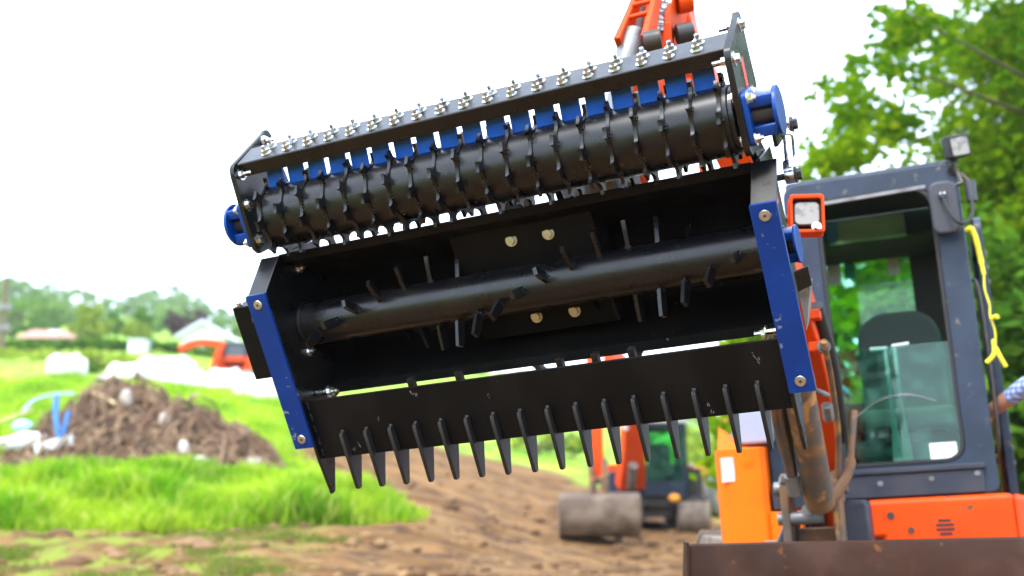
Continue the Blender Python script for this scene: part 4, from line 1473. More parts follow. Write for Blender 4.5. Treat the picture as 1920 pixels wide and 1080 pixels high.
c_.ringprism(rrect(-0.32, 0.62, 0.74, 2.24, 0.05, 5), rrect(-0.25, 0.54, 1.02, 2.14, 0.06, 5), 0.0, 0.07, ax=1)
c_.ringprism(rrect(0.0, 1.25, 0.74, 2.24, 0.05, 5), rrect(0.08, 1.15, 1.02, 2.14, 0.06, 5), 0.58, 0.625, ax=0)
c_.ringprism(rrect(0.0, 1.25, 0.74, 2.24, 0.05, 5), rrect(0.08, 1.15, 1.25, 2.14, 0.06, 5), -0.325, -0.28, ax=0)
c_.ringprism(rrect(-0.32, 0.62, 0.74, 2.24, 0.05, 5), rrect(-0.25, 0.54, 1.35, 2.10, 0.06, 5), 1.2, 1.25, ax=1)
c_.build("cab_frame", CABG, fex, 0.01)
MB().prism(rrect(-0.35, 0.65, -0.05, 1.28, 0.08, 4), 2.235, 2.31, ax=2).build("cab_roof", mat("pale_roof", (0.5, 0.5, 0.52), 0.5), fex, 0.02)
MB().box((-0.25, 0.03, 1.02), (0.54, 0.036, 2.14)).build("windscreen", CABGLASS, fex)
MB().box((0.60, 0.08, 1.02), (0.604, 1.15, 2.14)).build("side_window", CABGLASS, fex)
MB().box((-0.25, 1.22, 1.35), (0.54, 1.225, 2.10)).build("rear_window", REARGLASS, fex)
MB().prism(rrect(-0.10, 0.38, 1.05, 1.85, 0.12, 5), 0.75, 0.88, ax=1).build("seat", SEATM, fex, 0.03)
MB().box((-0.28, 0.1, 0.74), (0.57, 1.2, 0.98)).build("cab_base", CABD, fex, 0.02)
MB().prism(rrect(-0.95, 1.02, 0.72, 1.42, (0.02, 0.02, 0.12, 0.12), 5), 1.3, 2.5, ax=1).build("engine_hood", ORANGE, fex, 0.04)
MB().prism(rrect(0.64, 1.0, 0.60, 1.32, (0.02, 0.02, 0.1, 0.05), 5), 0.35, 1.3, ax=1).build("side_locker", STEELD, fex, 0.03)
MB().prism(rrect(-0.98, -0.42, 0.72, 1.25, (0.02, 0.02, 0.05, 0.08), 5), 0.3, 1.3, ax=1).build("tank_cover", CABG, fex, 0.03)
MB().sphere((0.33, -0.07, 0.70), 0.10, 14, 8, (1.2, 0.5, 0.8)).build("amber_lamp", AMBER, fex)
MB().sphere((0.72, -0.05, 1.36), 0.07, 12, 8, (0.8, 0.5, 1)).build("mirror", LENS, fex)
q = MB()
q.sweep_rect(smooth_path([(-0.56, 0.1, 0.95), (-0.54, -0.35, 1.7), (-0.58, -0.8, 2.5), (-0.80, -1.4, 3.2), (-1.17, -2.1, 3.35)], 5), [0.55 - 0.018 * i for i in range(21)], [0.34 + 0.1 * math.sin(i / 20 * PI) for i in range(21)], (1, 0.2, 0))
fboom = q.build("boom", ORANGE, fex, 0.02)
MB().cyl((-0.56, -0.18, 0.92), (-0.56, -0.62, 1.35), 0.09, n=14).build("boom_cylinder", STEELG, fboom)
MB().box((-0.76, -0.84, 2.05), (-0.66, -0.60, 2.40)).build("sticker", DECALW, fboom)
q = MB()
q.sweep_rect([(-1.18, -2.05, 3.45), (-1.19, -2.25, 2.6), (-1.17, -2.4, 1.7), (-1.15, -2.45, 1.02)], [0.26, 0.28, 0.26, 0.22], [0.26, 0.36, 0.3, 0.2], (1, 0, 0))
farm = q.build("dipper_arm", ORANGE, fex, 0.02)
farm.location = (-0.26, 0, 0)
q = MB()
q.tube([(-1.30, -2.62, 1.40), (-1.28, -2.70, 1.05), (-1.24, -2.66, 0.82)], [0.05, 0.06, 0.07], 8)
q.tube([(-1.02, -2.62, 1.40), (-1.04, -2.70, 1.05), (-1.06, -2.66, 0.82)], [0.05, 0.06, 0.07], 8)
q.cyl((-1.32, -2.55, 1.02), (-0.98, -2.55, 1.02), 0.07, n=12)
q.build("bucket_link", MUDDY, farm)
q = MB()
for xx in (-1.30, -1.04):
    q.box((xx, -2.85, 0.70), (xx + 0.05, -2.45, 0.95))
q.build("bucket_ear", BUCKETM, farm, 0.01)
bp_ = [(-2.25, 0.78), (-2.75, 0.80), (-2.98, 0.70), (-3.08, 0.50), (-3.05, 0.25), (-2.9, 0.06), (-2.6, 0.0), (-2.15, 0.02), (-2.15, 0.05), (-2.6, 0.04), (-2.86, 0.10), (-3.0, 0.27), (-3.03, 0.5), (-2.94, 0.66), (-2.74, 0.75), (-2.25, 0.74)]
q = MB()
k = len(bp_)
q.add([(x, y, z) for x in (-1.84, -0.46) for y, z in bp_], [(i, (i + 1) % k, k + (i + 1) % k, k + i) for i in range(k)])
q.prism([p for p in bp_[:8]], -1.88, -1.84, ax=0)
q.prism([p for p in bp_[:8]], -0.46, -0.42, ax=0)
q.build("bucket", BUCKETM, farm, 0.01)

# ------------------------------------------------------------------ yellow tractor further back
T0 = at(1352, 964, 27.5)
trc = empty("tractor", "yellow tractor with grey tyres standing behind the orange excavators", "tractor", mw=Matrix.Translation((T0.x, T0.y, hz(T0.x, T0.y) - 0.02)) @ Matrix.Rotation(math.radians(38), 4, 'Z'))
for (wx, wy, r_) in ((0, 0, 0.56), (0, 1.25, 0.56), (2.3, 0, 0.66), (2.3, 1.25, 0.66)):
    q = MB()
    sgn = -1 if wy < 0.5 else 1
    pr_ = [(0.55, -0.16), (0.9, -0.17), (1.0, -0.12), (1.0, 0.12), (0.9, 0.17), (0.55, 0.16)]
    vs_, fs = [], []
    N = 32
    for i in range(N):
        t = 2 * PI * i / N
        for a_, b_ in pr_:
            vs_.append((wx + r_ * a_ * math.cos(t), wy + b_, r_ + r_ * a_ * math.sin(t)))
    for i in range(N):
        j = (i + 1) % N
        for k in range(6):
            fs.append((i * 6 + k, j * 6 + k, j * 6 + (k + 1) % 6, i * 6 + (k + 1) % 6))
    q.add(vs_, fs)
    wh = q.build("wheel", TYRE, trc)
    q = MB()
    q.cyl((wx, wy + sgn * 0.06, r_), (wx, wy + sgn * 0.13, r_), r_ * 0.56, r_ * 0.60, 24)
    q.cyl((wx, wy - sgn * 0.12, r_), (wx, wy + sgn * 0.06, r_), r_ * 0.5, n=24)
    q.cyl((wx, wy + sgn * 0.13, r_), (wx, wy + sgn * 0.17, r_), r_ * 0.2, n=12)
    q.build("rim", YPAINT, wh, 0.01)
MB().prism([(-0.75, 0.55), (1.4, 0.5), (1.5, 1.35), (-0.5, 1.25), (-0.75, 1.05)], 0.25, 1.0, ax=1).build("bonnet", YPAINT, trc, 0.05)
MB().box((-0.2, 0.35, 0.45), (2.6, 0.9, 0.75)).build("chassis", STEELD, trc, 0.03)
q = MB()
q.ringprism(rrect(1.35, 2.75, 0.9, 2.4, 0.08, 5), rrect(1.43, 2.67, 1.15, 2.3, 0.06, 5), 0.05, 0.10, ax=1)
q.ringprism(rrect(1.35, 2.75, 0.9, 2.4, 0.08, 5), rrect(1.43, 2.67, 1.15, 2.3, 0.06, 5), 1.15, 1.20, ax=1)
q.box((1.3, 0.0, 2.4), (2.8, 1.25, 2.48))
q.build("cab", YPAINT, trc, 0.02)
MB().box((1.43, 0.07, 1.15), (2.67, 0.076, 2.3)).build("cab_window", CABGLASS, trc)
for wy in (-0.2, 1.45):
    MB().prism([(1.55, 0.95), (1.75, 1.4), (2.3, 1.5), (2.85, 1.4), (3.0, 0.95), (2.9, 0.95), (2.75, 1.3), (2.3, 1.4), (1.85, 1.3), (1.65, 0.95)], wy - 0.2, wy + 0.2, ax=1).build("mudguard", YPAINT, trc, 0.01)

# ------------------------------------------------------------------ excavator far up the field
G0 = at(448, 716, 46)
gex = empty("excavator", "distant orange excavator with dark cab among white sacks on the slope", "excavator", mw=Matrix.Translation((G0.x, G0.y, hz(G0.x, G0.y))) @ Matrix.Scale(0.66, 4))
gz = 0.0
for yy in (-0.9, 0.5):
    MB().prism(rrect(-1.4, 1.5, 0.0, 0.7, 0.33, 6), yy, yy + 0.45, ax=1).build("track", TRACKM, gex, 0.02)
MB().prism(rrect(-1.2, 1.8, 0.7, 1.5, 0.1, 4), -0.9, 0.9, ax=1).build("body", ORANGE, gex, 0.05)
q = MB()
q.ringprism(rrect(-0.75, 0.55, 0.8 + gz, 2.35 + gz, 0.1, 5), rrect(-0.63, 0.43, 1.2 + gz, 2.2 + gz, 0.1, 5), -0.9, -0.82, ax=1)
q.box((-0.73, -0.82, 0.8 + gz), (0.53, 0.2, 1.2 + gz))
q.box((-0.75, -0.9, 2.3 + gz), (0.55, 0.25, 2.4 + gz))
q.box((-0.75, 0.1, 0.8 + gz), (0.55, 0.2, 2.35 + gz))
gcab = q.build("cab", CABD, gex, 0.03)
MB().box((-0.63, -0.86, 1.2 + gz), (0.43, -0.855, 2.2 + gz)).build("cab_window", WINM, gcab)
q = MB()
q.sweep_rect(smooth_path([(-0.7, -0.3, 1.2), (-0.95, -0.6, 1.75), (-0.9, -0.7, 2.2)], 4), [0.3] * 9, [0.4] * 9, (0, 1, 0))
q.sweep_rect(smooth_path([(-0.7, -0.7, 2.2), (-1.9, -0.75, 2.38), (-2.8, -0.8, 2.25), (-3.5, -0.8, 1.9)], 4), [0.28] * 13, [0.42] * 13, (0, 1, 0))
q.build("boom", ORANGE, gex, 0.03)
q = MB()
q.sweep_rect([(-0.85, -1.0, 2.3), (-1.2, -1.2, 1.2), (-1.45, -1.3, 0.3)], [0.25] * 3, [0.38, 0.34, 0.25], (0, 1, 0))
q.build("dipper_arm", ORANGE, gex, 0.03)
MB().prism([(-1.9, 0.0), (-1.2, 0.02), (-1.15, 0.4), (-1.5, 0.55), (-1.9, 0.4)], -1.65, -0.95, ax=1).build("bucket", BUCKETM, gex, 0.04)

# ------------------------------------------------------------------ white sacks and sheets on the slope
sacks = [((92, 158, 667, 706), 33, "upright white bulk sack standing alone on the grass slope"),
         ((203, 270, 683, 718), 33, "low white sack beside the yellow bush on the slope"),
         ((256, 366, 671, 722), 34, "long white sack with rounded top in the row on the slope"),
         ((300, 392, 697, 736), 32, "white sack lying in front of the long one on the slope"),
         ((388, 456, 694, 740), 32, "white sack in front of the distant excavator's arm"),
         ((440, 545, 704, 762), 30, "large pale sack lying nearest the rake's end on the slope")]
for i, ((x0, x1, y0, y1), d, lab) in enumerate(sacks):
    a_, b_ = at(x0, y1, d), at(x1, y0, d)
    zb = min(a_.z, hz((a_.x + b_.x) / 2, a_.y))
    cx_, cw, ch = (a_.x + b_.x) / 2, b_.x - a_.x, b_.z - zb
    bm3 = bmesh.new()
    bmesh.ops.create_cube(bm3, size=1)
    bmesh.ops.subdivide_edges(bm3, edges=bm3.edges, cuts=7, use_grid_fill=True)
    for v in bm3.verts:
        p = v.co * 2
        e_ = 5.0
        r_ = (abs(p.x) ** e_ + abs(p.y) ** e_ + abs(p.z) ** e_) ** (1 / e_)
        p = p / max(r_, 0.4)
        nn = fbm(p.x * 1.6 + i * 7, p.y * 1.6, p.z * 1.6)
        p *= 1 + 0.05 * nn
        taper = 1 - 0.10 * (p.z + 1) / 2
        v.co = Vector((p.x * cw / 2 * taper, p.y * min(cw, 1.2) / 2 * taper, (p.z + 1) / 2 * ch))
    me = bpy.data.meshes.new("white_sack")
    bm3.to_mesh(me)
    bm3.free()
    me.shade_smooth()
    me.materials.append(WHITEB)
    e = empty("white_sack", lab, "sack", loc=(cx_, a_.y, zb), group="white sacks on the slope")
    link("sack_body", me, e)
    for sx in (-1, 1):
        MB().tube(smooth_path([(sx * cw * 0.36, -0.2, ch * 0.9), (sx * cw * 0.34, -0.16, ch * 1.06), (sx * cw * 0.22, -0.12, ch * 1.05), (sx * cw * 0.2, -0.1, ch * 0.9)], 4), 0.02, 6).build("lifting_loop", WHITEB, e)


# ------------------------------------------------------------------ heap of roots and rubbish
H0 = at(262, 885, 20.3)
hb = hz(H0.x, H0.y)
heap = empty("debris_heap", "brown heap of roots, sticks and soil on the grass", "debris heap", loc=(H0.x, H0.y, hb))


def heap_h(x, y):
    """height above the heap's base: a peak to the one side with a long tail"""
    a = 1.62 * math.exp(-(((x + 0.75) / 1.15) ** 2 + ((y - 0.9) / 1.2) ** 2) ** 1.1)
    b = 1.05 * math.exp(-(((x - 0.6) / 1.0) ** 2 + ((y - 0.6) / 1.1) ** 2))
    c = 0.50 * math.exp(-(((x - 1.55) / 0.8) ** 2 + ((y - 0.2) / 0.9) ** 2))
    d = 0.85 * math.exp(-(((x + 1.6) / 0.7) ** 2 + ((y - 0.5) / 0.9) ** 2))
    return (max(a, b, c, d, 0) * 0.75 + 0.25 * (a + b + c + d) * 0.7) * 0.74


hn = 70
hv, hf = [], []
for j in range(hn):
    for i in range(hn):
        x, y = -3.2 + 6.6 * i / (hn - 1), -1.6 + 4.4 * j / (hn - 1)
        h = heap_h(x, y)
        g_ = hz(H0.x + x, H0.y + y) - hb if (i % 7 == 0 and j % 7 == 0) else 0
        n_ = fbm(x * 2.2, y * 2.2, 4.4) * 0.22 * min(1, h * 2)
        hv.append([x, y, h + n_])
hx = heights([(H0.x + v[0], H0.y + v[1]) for v in hv]) - hb
for v, g_ in zip(hv, hx):
    v[2] += g_ - 0.12
for j in range(hn - 1):
    for i in range(hn - 1):
        hf.append((j * hn + i, j * hn + i + 1, (j + 1) * hn + i + 1, (j + 1) * hn + i))
hme = bpy.data.meshes.new("mound")
hme.from_pydata(hv, [], hf)
hme.shade_smooth()
hme.materials.append(HEAPM)
link("mound", hme, heap)


def heap_z(x, y):
    return heap_h(x, y) + hz(H0.x + x, H0.y + y) - hb - 0.12


q = MB()
cand = []
while len(cand) < 900:
    x, y = rnd.uniform(-2.6, 2.7), rnd.uniform(-1.1, 2.0)
    if heap_h(x, y) > 0.10:
        cand.append((x, y))
for x, y in cand:
    L0 = rnd.uniform(0.25, 0.9)
    a0 = rnd.uniform(0, 2 * PI)
    r0 = rnd.uniform(0.012, 0.04)
    pts = []
    bend = rnd.uniform(-1.2, 1.2)
    lift = rnd.uniform(0.0, 0.42) * rnd.random()
    for k in range(5):
        t = k / 4
        a_ = a0 + bend * t
        xx, yy = x + L0 * (t - 0.5) * math.cos(a_), y + L0 * (t - 0.5) * math.sin(a_)
        pts.append(Vector((xx, yy, heap_h(xx, yy) + 0.02 + lift * math.sin(PI * t * 0.8) + 0.06 * rnd.random())))
    gz_ = hx[0]
    for p in pts:
        i = min(hn - 1, max(0, int((p.x + 3.2) / 6.6 * (hn - 1))))
        j = min(hn - 1, max(0, int((p.y + 1.6) / 4.4 * (hn - 1))))
        p.z += hx[j * hn + i] - 0.10
    q.tube(pts, [r0, r0 * 0.95, r0 * 0.8, r0 * 0.6, r0 * 0.3], 5)
tag(q.build("roots", STICKM, heap), kind="stuff")


def heap_pt(px, py, d):
    return at(px, py, d) - Vector((H0.x, H0.y, hb))


def on_heap(px, py, lo=17.5, hi=24.5):
    """the point where the sight line through a pixel meets the heap or the ground"""
    ds = np.arange(lo, hi, 0.05)
    P = [at(px, py, d) for d in ds]
    g = heights([(p.x, p.y) for p in P])
    for p, gz_ in zip(P, g):
        if p.z <= gz_ + max(0, heap_h(p.x - H0.x, p.y - H0.y) - 0.12) + 0.06:
            return p + Vector((0, -0.06, 0.03))
    return P[-1]


# things lying on the heap
def lone(name, label, cat, mbld, m, bevel=0.0, group=None):
    o = mbld.build(name, m, None, bevel)
    return tag(o, label, cat, group)


lone("plastic_pipe", "blue plastic pipe standing upright out of the debris heap", "pipe", MB().tube(smooth_path([on_heap(116, 838) + Vector((-0.13, 0.0, 0.86)), on_heap(116, 838) + Vector((-0.12, -0.03, 0.58)), on_heap(116, 838) + Vector((-0.06, -0.05, 0.3)), on_heap(116, 838)], 5), 0.05, 10), PIPEM)
lone("plastic_pipe", "shorter blue pipe leaning beside the upright one on the heap", "pipe", MB().tube(smooth_path([on_heap(118, 834) + Vector((0.09, 0, 0.55)), on_heap(118, 834) + Vector((0.05, -0.03, 0.3)), on_heap(118, 834)], 5), 0.042, 10), PIPEM)
lone("plastic_pipe", "thin pale blue pipe arching over the top of the debris heap", "pipe", MB().tube(smooth_path([on_heap(45, 775), on_heap(62, 752), on_heap(100, 740), on_heap(140, 738)], 5), 0.03, 8), mat("pale_blue_pipe", (0.35, 0.5, 0.6), 0.5))
lone("timber_pole", "pale timber pole sticking out of the debris heap towards the white sacks", "pole", MB().tube([on_heap(318, 775), on_heap(345, 758), on_heap(372, 737)], [0.045, 0.04, 0.035], 8), PLANKM)
lone("timber_pole", "short pale timber end lying on top of the debris heap", "pole", MB().tube([on_heap(176, 742), on_heap(195, 752), on_heap(218, 763)], [0.07, 0.065, 0.06], 8), PLANKM)
lone("timber_pole", "thin pale stick reaching out of the heap over the grass", "pole", MB().tube([on_heap(-10, 798), on_heap(25, 786), on_heap(62, 772)], [0.03, 0.03, 0.028], 8), PLANKM)


def lump(px, py, d, r, sc=(1, 1, 0.7), seed=0):
    q = MB()
    c0 = on_heap(px, py)
    q.sphere((0, 0, 0), r, 14, 10, sc)
    q.v = [c0 + v * (1 + 0.25 * fbm(v.x / r * 1.3 + seed, v.y / r * 1.3, v.z / r * 1.3)) for v in q.v]
    return q


for i, (px, py, d, r_, sc_l, lab) in enumerate([
        (203, 712, 22.6, 0.17, (1.3, 1, 0.8), "pale stone on the very top of the debris heap"),
        (239, 752, 21.5, 0.14, (0.8, 1, 1.3), "white stone near the middle of the debris heap"),
        (312, 793, 20.9, 0.13, (0.9, 1, 1.2), "grey stone half way up the debris heap"),
        (346, 846, 20.3, 0.12, (0.8, 1, 1.4), "upright pale stone low on the debris heap"),
        (379, 869, 20.0, 0.13, (1.4, 1, 0.8), "flat white stone at the foot of the debris heap"),
        (476, 873, 20.0, 0.14, (1.2, 1, 0.9), "stone at the tail end of the debris heap"),
        (600, 902, 20.2, 0.11, (1, 1, 0.9), "small stone on bare soil below the rake's end tooth"),
        (548, 907, 19.8, 0.10, (1.2, 1, 0.7), "small pale stone at the grass edge left of the rake's teeth")]):
    o = lone("stone", lab, "stone", lump(px, py, d, r_, sc_l, i * 3.1), STONEM, group="stones on and around the heap")
lone("plastic_sheet", "crumpled white sheet lying at the left foot of the debris heap", "sheet", lump(55, 832, 20.6, 0.40, (1.3, 0.6, 0.42), 9.0), WHITEB)
q = MB()
p_, r_ = on_heap(72, 845), on_heap(142, 826)
dv = (r_ - p_)
q.sweep_rect([p_, p_ + dv * 0.5, r_], [0.30, 0.31, 0.30], [0.16, 0.17, 0.17], (0, 1, 0.2))
lone("white_board", "white board end lying across the foot of the debris heap", "board", q, WHITE, 0.01)
lone("plastic_bag", "light blue plastic bag beside the white sheet on the heap", "bag", lump(44, 803, 20.8, 0.16, (1.2, 0.8, 0.8), 4.0), mat("light_blue_plastic", (0.35, 0.6, 0.8), 0.5))
lone("concrete_lump", "long grey concrete lump resting on the right flank of the debris heap", "concrete", lump(441, 818, 20.6, 0.24, (1.5, 0.8, 0.55), 2.0), mat("grey_concrete", (0.27, 0.26, 0.29), 0.9))

# ------------------------------------------------------------------ grass
rs = np.random.RandomState(5)


def grass_field(n_t, xr, yr, hgt, per, test, spread=0.08):
    P = []
    while len(P) < n_t:
        x, y = rs.uniform(*xr), rs.uniform(*yr)
        g = test(x, y)
        if g > rs.uniform(0.1, 1):
            P.append((x, y, g))
    P = np.array(P)
    z = heights(P[:, :2])
    n = n_t * per
    base = np.repeat(np.c_[P[:, :2], z - 0.03], per, 0)
    base[:, :2] += rs.normal(scale=spread, size=(n, 2))
    hh = hgt * rs.uniform(0.45, 1.15, n) * np.repeat(0.45 + 0.75 * P[:, 2], per)
    cl = np.array([0.7 + 0.6 * fbm(x * 0.8, y * 0.8, 2.0) for x, y, _ in P])
    hh *= np.repeat(np.clip(cl, 0.35, 1.5), per)
    a = rs.uniform(0, 2 * PI, n)
    lean = rs.uniform(0.1, 0.6, n)
    w = rs.uniform(0.008, 0.017, n)
    dx, dy = np.cos(a), np.sin(a)
    b1 = base + np.c_[-dy * w, dx * w, 0 * w]
    b2 = base - np.c_[-dy * w, dx * w, 0 * w]
    m2 = base + np.c_[dx * hh * lean * 0.35 - (-dy * w * 0.7), dy * hh * lean * 0.35 - dx * w * 0.7, hh * 0.62]
    tp = base + np.c_[dx * hh * lean, dy * hh * lean, hh]
    v = np.stack([b1, b2, m2, tp], 1).reshape(-1, 3)
    return v, np.arange(4 * n).reshape(-1, 4)


def tall_band(x, y):
    if heap_h(x - H0.x, y - H0.y) > 0.12:
        return 0
    g = grass_amount(x, y)
    return g if g > 0.35 else 0


v1, f1 = grass_field(15000, (-15, -0.2), (15.4, 19.0), 0.46, 7, tall_band)
v2, f2 = grass_field(11000, (-18, -2), (19.0, 31), 0.22, 6, tall_band, 0.12)
link_g = link("grass", np_mesh("grass", np.concatenate([v1, v2]), np.concatenate([f1, f2 + len(v1)]), GRASSM))
tag(link_g, "tall bright green grass on the bank around the debris heap", "grass", kind="stuff")
v3, f3 = grass_field(2600, (-9, -2.2), (12.6, 16.2), 0.13, 6, lambda x, y: 0.8 * (fbm(x * 0.9, y * 1.3, 8.0) > 0.02), 0.07)
wds = link("weeds", np_mesh("weeds", v3, f3, leaf_mat("weed_blade", (0.16, 0.22, 0.03), (0.22, 0.25, 0.05), (0.25, 0.24, 0.08), 0.4, 0.7)))
tag(wds, "short patchy weeds in the trampled soil at the yard's edge", "weeds", kind="stuff")
# clods on the bare soil
q = MB()
cl = []
while len(cl) < 800:
    x, y = rnd.uniform(-8.5, 5), 12.8 + 14 * rnd.random() ** 1.4
    if grass_amount(x, y) < 0.3:
        cl.append((x, y))
for (x, y), gz_ in zip(cl, heights(cl)):
    r_ = rnd.choice((0.02, 0.03, 0.035, 0.045, 0.075)) * rnd.uniform(0.6, 1.3)
    if x < -2.5 and y < 16:
        r_ *= 1.2
    q.sphere((x, y, gz_ + r_ * 0.25), r_, 6, 4, (rnd.uniform(0.8, 1.8), rnd.uniform(0.8, 1.3), 0.7))
tag(q.build("soil_clods", mat("soil_clod", (0.12, 0.06, 0.022), 0.95, col2=(0.24, 0.14, 0.06), scale=0.8)), "loose clods and pebbles on the bare yard soil", "clods", kind="stuff")

# ------------------------------------------------------------------ trees and shrubs at the near right
sx_, sr_ = [], []
r2 = np.random.RandomState(21)
for (px, py, d, n_, spx, spy) in ((1600, 285, 13.3, 9, 45, 10), (1570, 312, 13.2, 6, 25, 8), (1640, 235, 13.5, 9, 45, 12), (1620, 180, 13.5, 7, 40, 10), (1660, 120, 13.7, 10, 45, 14), (1690, 50, 13.8, 12, 40, 20), (1590, 225, 13.4, 4, 25, 6)):
    for k in range(n_):
        p = at(px + r2.normal() * spx, py + r2.normal() * spy, d + r2.normal() * 0.4)
        sx_.append(p)
        sr_.append(r2.uniform(0.14, 0.30))
B1 = Vector((8.95, 14.6, hz(8.95, 14.6)))
extra = (np.array([tuple(p - B1) for p in sx_]), np.array(sr_))
make_tree("leafy_tree", "tall broad leafy tree rising behind the excavator cab into the sky", B1, 8, (0.0, 0.0, 5.2), (3.5, 2.6, 4.6), 340, 640, 0.088, LEAF_A, 0.13, 31, extra, (0.15, 0.30))
B2 = Vector((10.6, 16.8, hz(10.6, 16.8)))
make_tree("leafy_tree", "second leafy tree at the picture's edge behind the tall one", B2, 8, (0.0, 0.0, 4.8), (3.6, 2.6, 4.6), 200, 220, 0.15, LEAF_D, 0.24, 32, None, (0.18, 0.32))
for i, (X, Y, h, r_, lab, lm_, gapy) in enumerate([
        (4.0, 13.2, 3.75, 1.7, "rounded green shrub seen through the excavator's rear window", LEAF_A, 0),
        (5.6, 12.4, 4.0, 1.5, "dense green shrub behind the excavator's open door", LEAF_D, 0),
        (6.9, 15.0, 5.0, 2.0, "tall shrub filling the gap between the cab and the leafy trees", LEAF_A, 0),
        (7.6, 13.0, 4.2, 1.8, "dark shrub at the far right beyond the cab", LEAF_D, 0)]):
    b = Vector((X, Y, hz(X, Y)))
    make_tree("shrub", lab, b, h, (0, 0, h * 0.52), (r_, r_ * 0.8, h * 0.5), 120, 420, 0.125, lm_, 0.08, 50 + i, None, (0.22, 0.40), None, "shrub")
for i, (px, py0, py1, d, r_, lab, lm_) in enumerate([
        (1010, 892, 800, 36, 1.7, "bright bush on the bank behind the parked excavator's bucket", LEAF_Y),
        (1075, 885, 815, 38, 1.3, "small bush between the bucket arm and the dirt bank", LEAF_F),
        (1340, 930, 770, 36, 1.8, "bush behind the yellow tractor", LEAF_Y),
        (1250, 915, 800, 40, 2.2, "green bush seen through the parked excavator's cab", LEAF_F),
        (180, 712, 652, 35, 0.62, "small yellow green bush between the white sacks", LEAF_Y),
        (165, 716, 676, 34.5, 0.55, "dark green bush at the foot of the white sacks", LEAF_D)]):
    p = at(px, py0, d)
    g_ = hz(p.x, p.y)
    h = at(px, py1, d).z - g_
    make_tree("bush", lab, Vector((p.x, p.y, g_)), h, (0, 0, h * 0.52), (r_, r_ * 0.8, h * 0.5), 36, 70 if r_ > 1 else 260, 0.2 if r_ > 1 else 0.11, lm_, 0.06, 80 + i, None, (0.25, 0.42), None, "bush")

# ------------------------------------------------------------------ far trees, hedge, houses, pole
for i, (px, py0, py1, d, rx, lab, lm_, leaf) in enumerate([
        (165, 650, 572, 78, 1.35, "pale yellow green conical tree beside the pink roofed house", LEAF_Y, 0.28),
        (245, 652, 578, 84, 1.75, "dark round tree left of the white house", LEAF_D, 0.32),
        (258, 655, 602, 76, 0.95, "small yellowish tree in front of the dark round tree", LEAF_Y, 0.24),
        (345, 655, 578, 76, 1.5, "purple leaved tree beside the white house's gable", LEAF_P, 0.28),
        (70, 625, 552, 120, 3.0, "broad green tree behind the pink roofed house", LEAF_F, 0.5),
        (20, 640, 560, 100, 2.6, "green tree behind the utility pole", LEAF_F, 0.45)]):
    p = at(px, py0, d)
    g_ = hz(p.x, p.y)
    h = at(px, py1, d).z - g_
    make_tree("field_tree", lab, Vector((p.x, p.y, g_)), h, (0, 0, h * 0.58), (rx, rx, h * 0.45), 48, 60 / (leaf * leaf * 12), leaf, lm_, 0.18, 120 + i, None, (0.24, 0.42))
# woodland covering the hill: one mass
rs3 = np.random.RandomState(77)
cc, cr = [], []
for row, (d, yb) in enumerate(((300, 0), (265, 0), (230, 0), (195, 0), (160, 0), (130, 0))):
    for px in np.arange(-160, 1320, 46 if row < 3 else 62):
        px_ = px + rs3.uniform(-18, 18)
        if row > 3 and px_ > 900:
            continue
        p = at(px_, 640, d * rs3.uniform(0.96, 1.04))
        g_ = hz(p.x, p.y)
        R_ = rs3.uniform(5.0, 8.0) * (1.0 if row < 4 else 0.75)
        sky_y = np.interp(px_, [-160, 0, 60, 120, 180, 240, 300, 350, 400, 440, 600, 900, 1320], [520, 524, 528, 548, 562, 548, 543, 552, 572, 590, 640, 700, 770]) - 16 + row * 11 + rs3.uniform(-4, 12)
        H_ = max(2.0, at(px_, sky_y, d).z - g_)
        R_ = min(R_, H_ * 0.7)
        k = 14
        dd_ = rs3.normal(size=(k, 3))
        dd_ /= np.linalg.norm(dd_, axis=1)[:, None]
        cc.append(np.array([p.x, p.y, g_ + H_ * 0.5]) + dd_ * np.array([R_ * 0.8, R_ * 0.6, H_ * 0.34]))
        cr.append(rs3.uniform(0.22, 0.36, k) * min(R_, H_ * 0.6))
cc, cr = np.concatenate(cc), np.concatenate(cr)
pts = clump_points(cc, cr, 9.0, rs3)
v, f = leaf_cloud(pts, 0.95, rs=rs3, aspect=1.2)
wood = link("woodland", np_mesh("woodland", v, f, LEAF_F))
tag(wood, "pale green wooded hillside behind the houses", "woodland", kind="stuff")
# hedge
cc, cr = [], []
for px in np.arange(-60, 620, 9):
    p = at(px, 655, 62)
    g_ = hz(p.x, p.y)
    for k in range(3):
        cc.append((p.x + rs3.normal() * 0.15, p.y + rs3.normal() * 0.3, g_ + rs3.uniform(0.1, 0.5)))
        cr.append(rs3.uniform(0.25, 0.42))
pts = clump_points(np.array(cc), np.array(cr), 120, rs3)
v, f = leaf_cloud(pts, 0.22, rs=rs3)
hd = link("hedge", np_mesh("hedge", v, f, LEAF_D))
tag(hd, "long dark green hedge crossing the field below the houses", "hedge")
cc, cr = [], []
for k in range(150):
    p = at(rs3.uniform(-40, 340), rs3.uniform(672, 690), rs3.uniform(44, 54))
    g_ = hz(p.x, p.y)
    cc.append((p.x, p.y, g_ + rs3.uniform(0.0, 0.2)))
    cr.append(rs3.uniform(0.15, 0.34))
pts = clump_points(np.array(cc), np.array(cr), 90, rs3)
v, f = leaf_cloud(pts, 0.2, rs=rs3)
bk = link("undergrowth", np_mesh("undergrowth", v, f, LEAF_Y))
tag(bk, "rough scrub between the hedge and the white sacks", "scrub", kind="stuff")


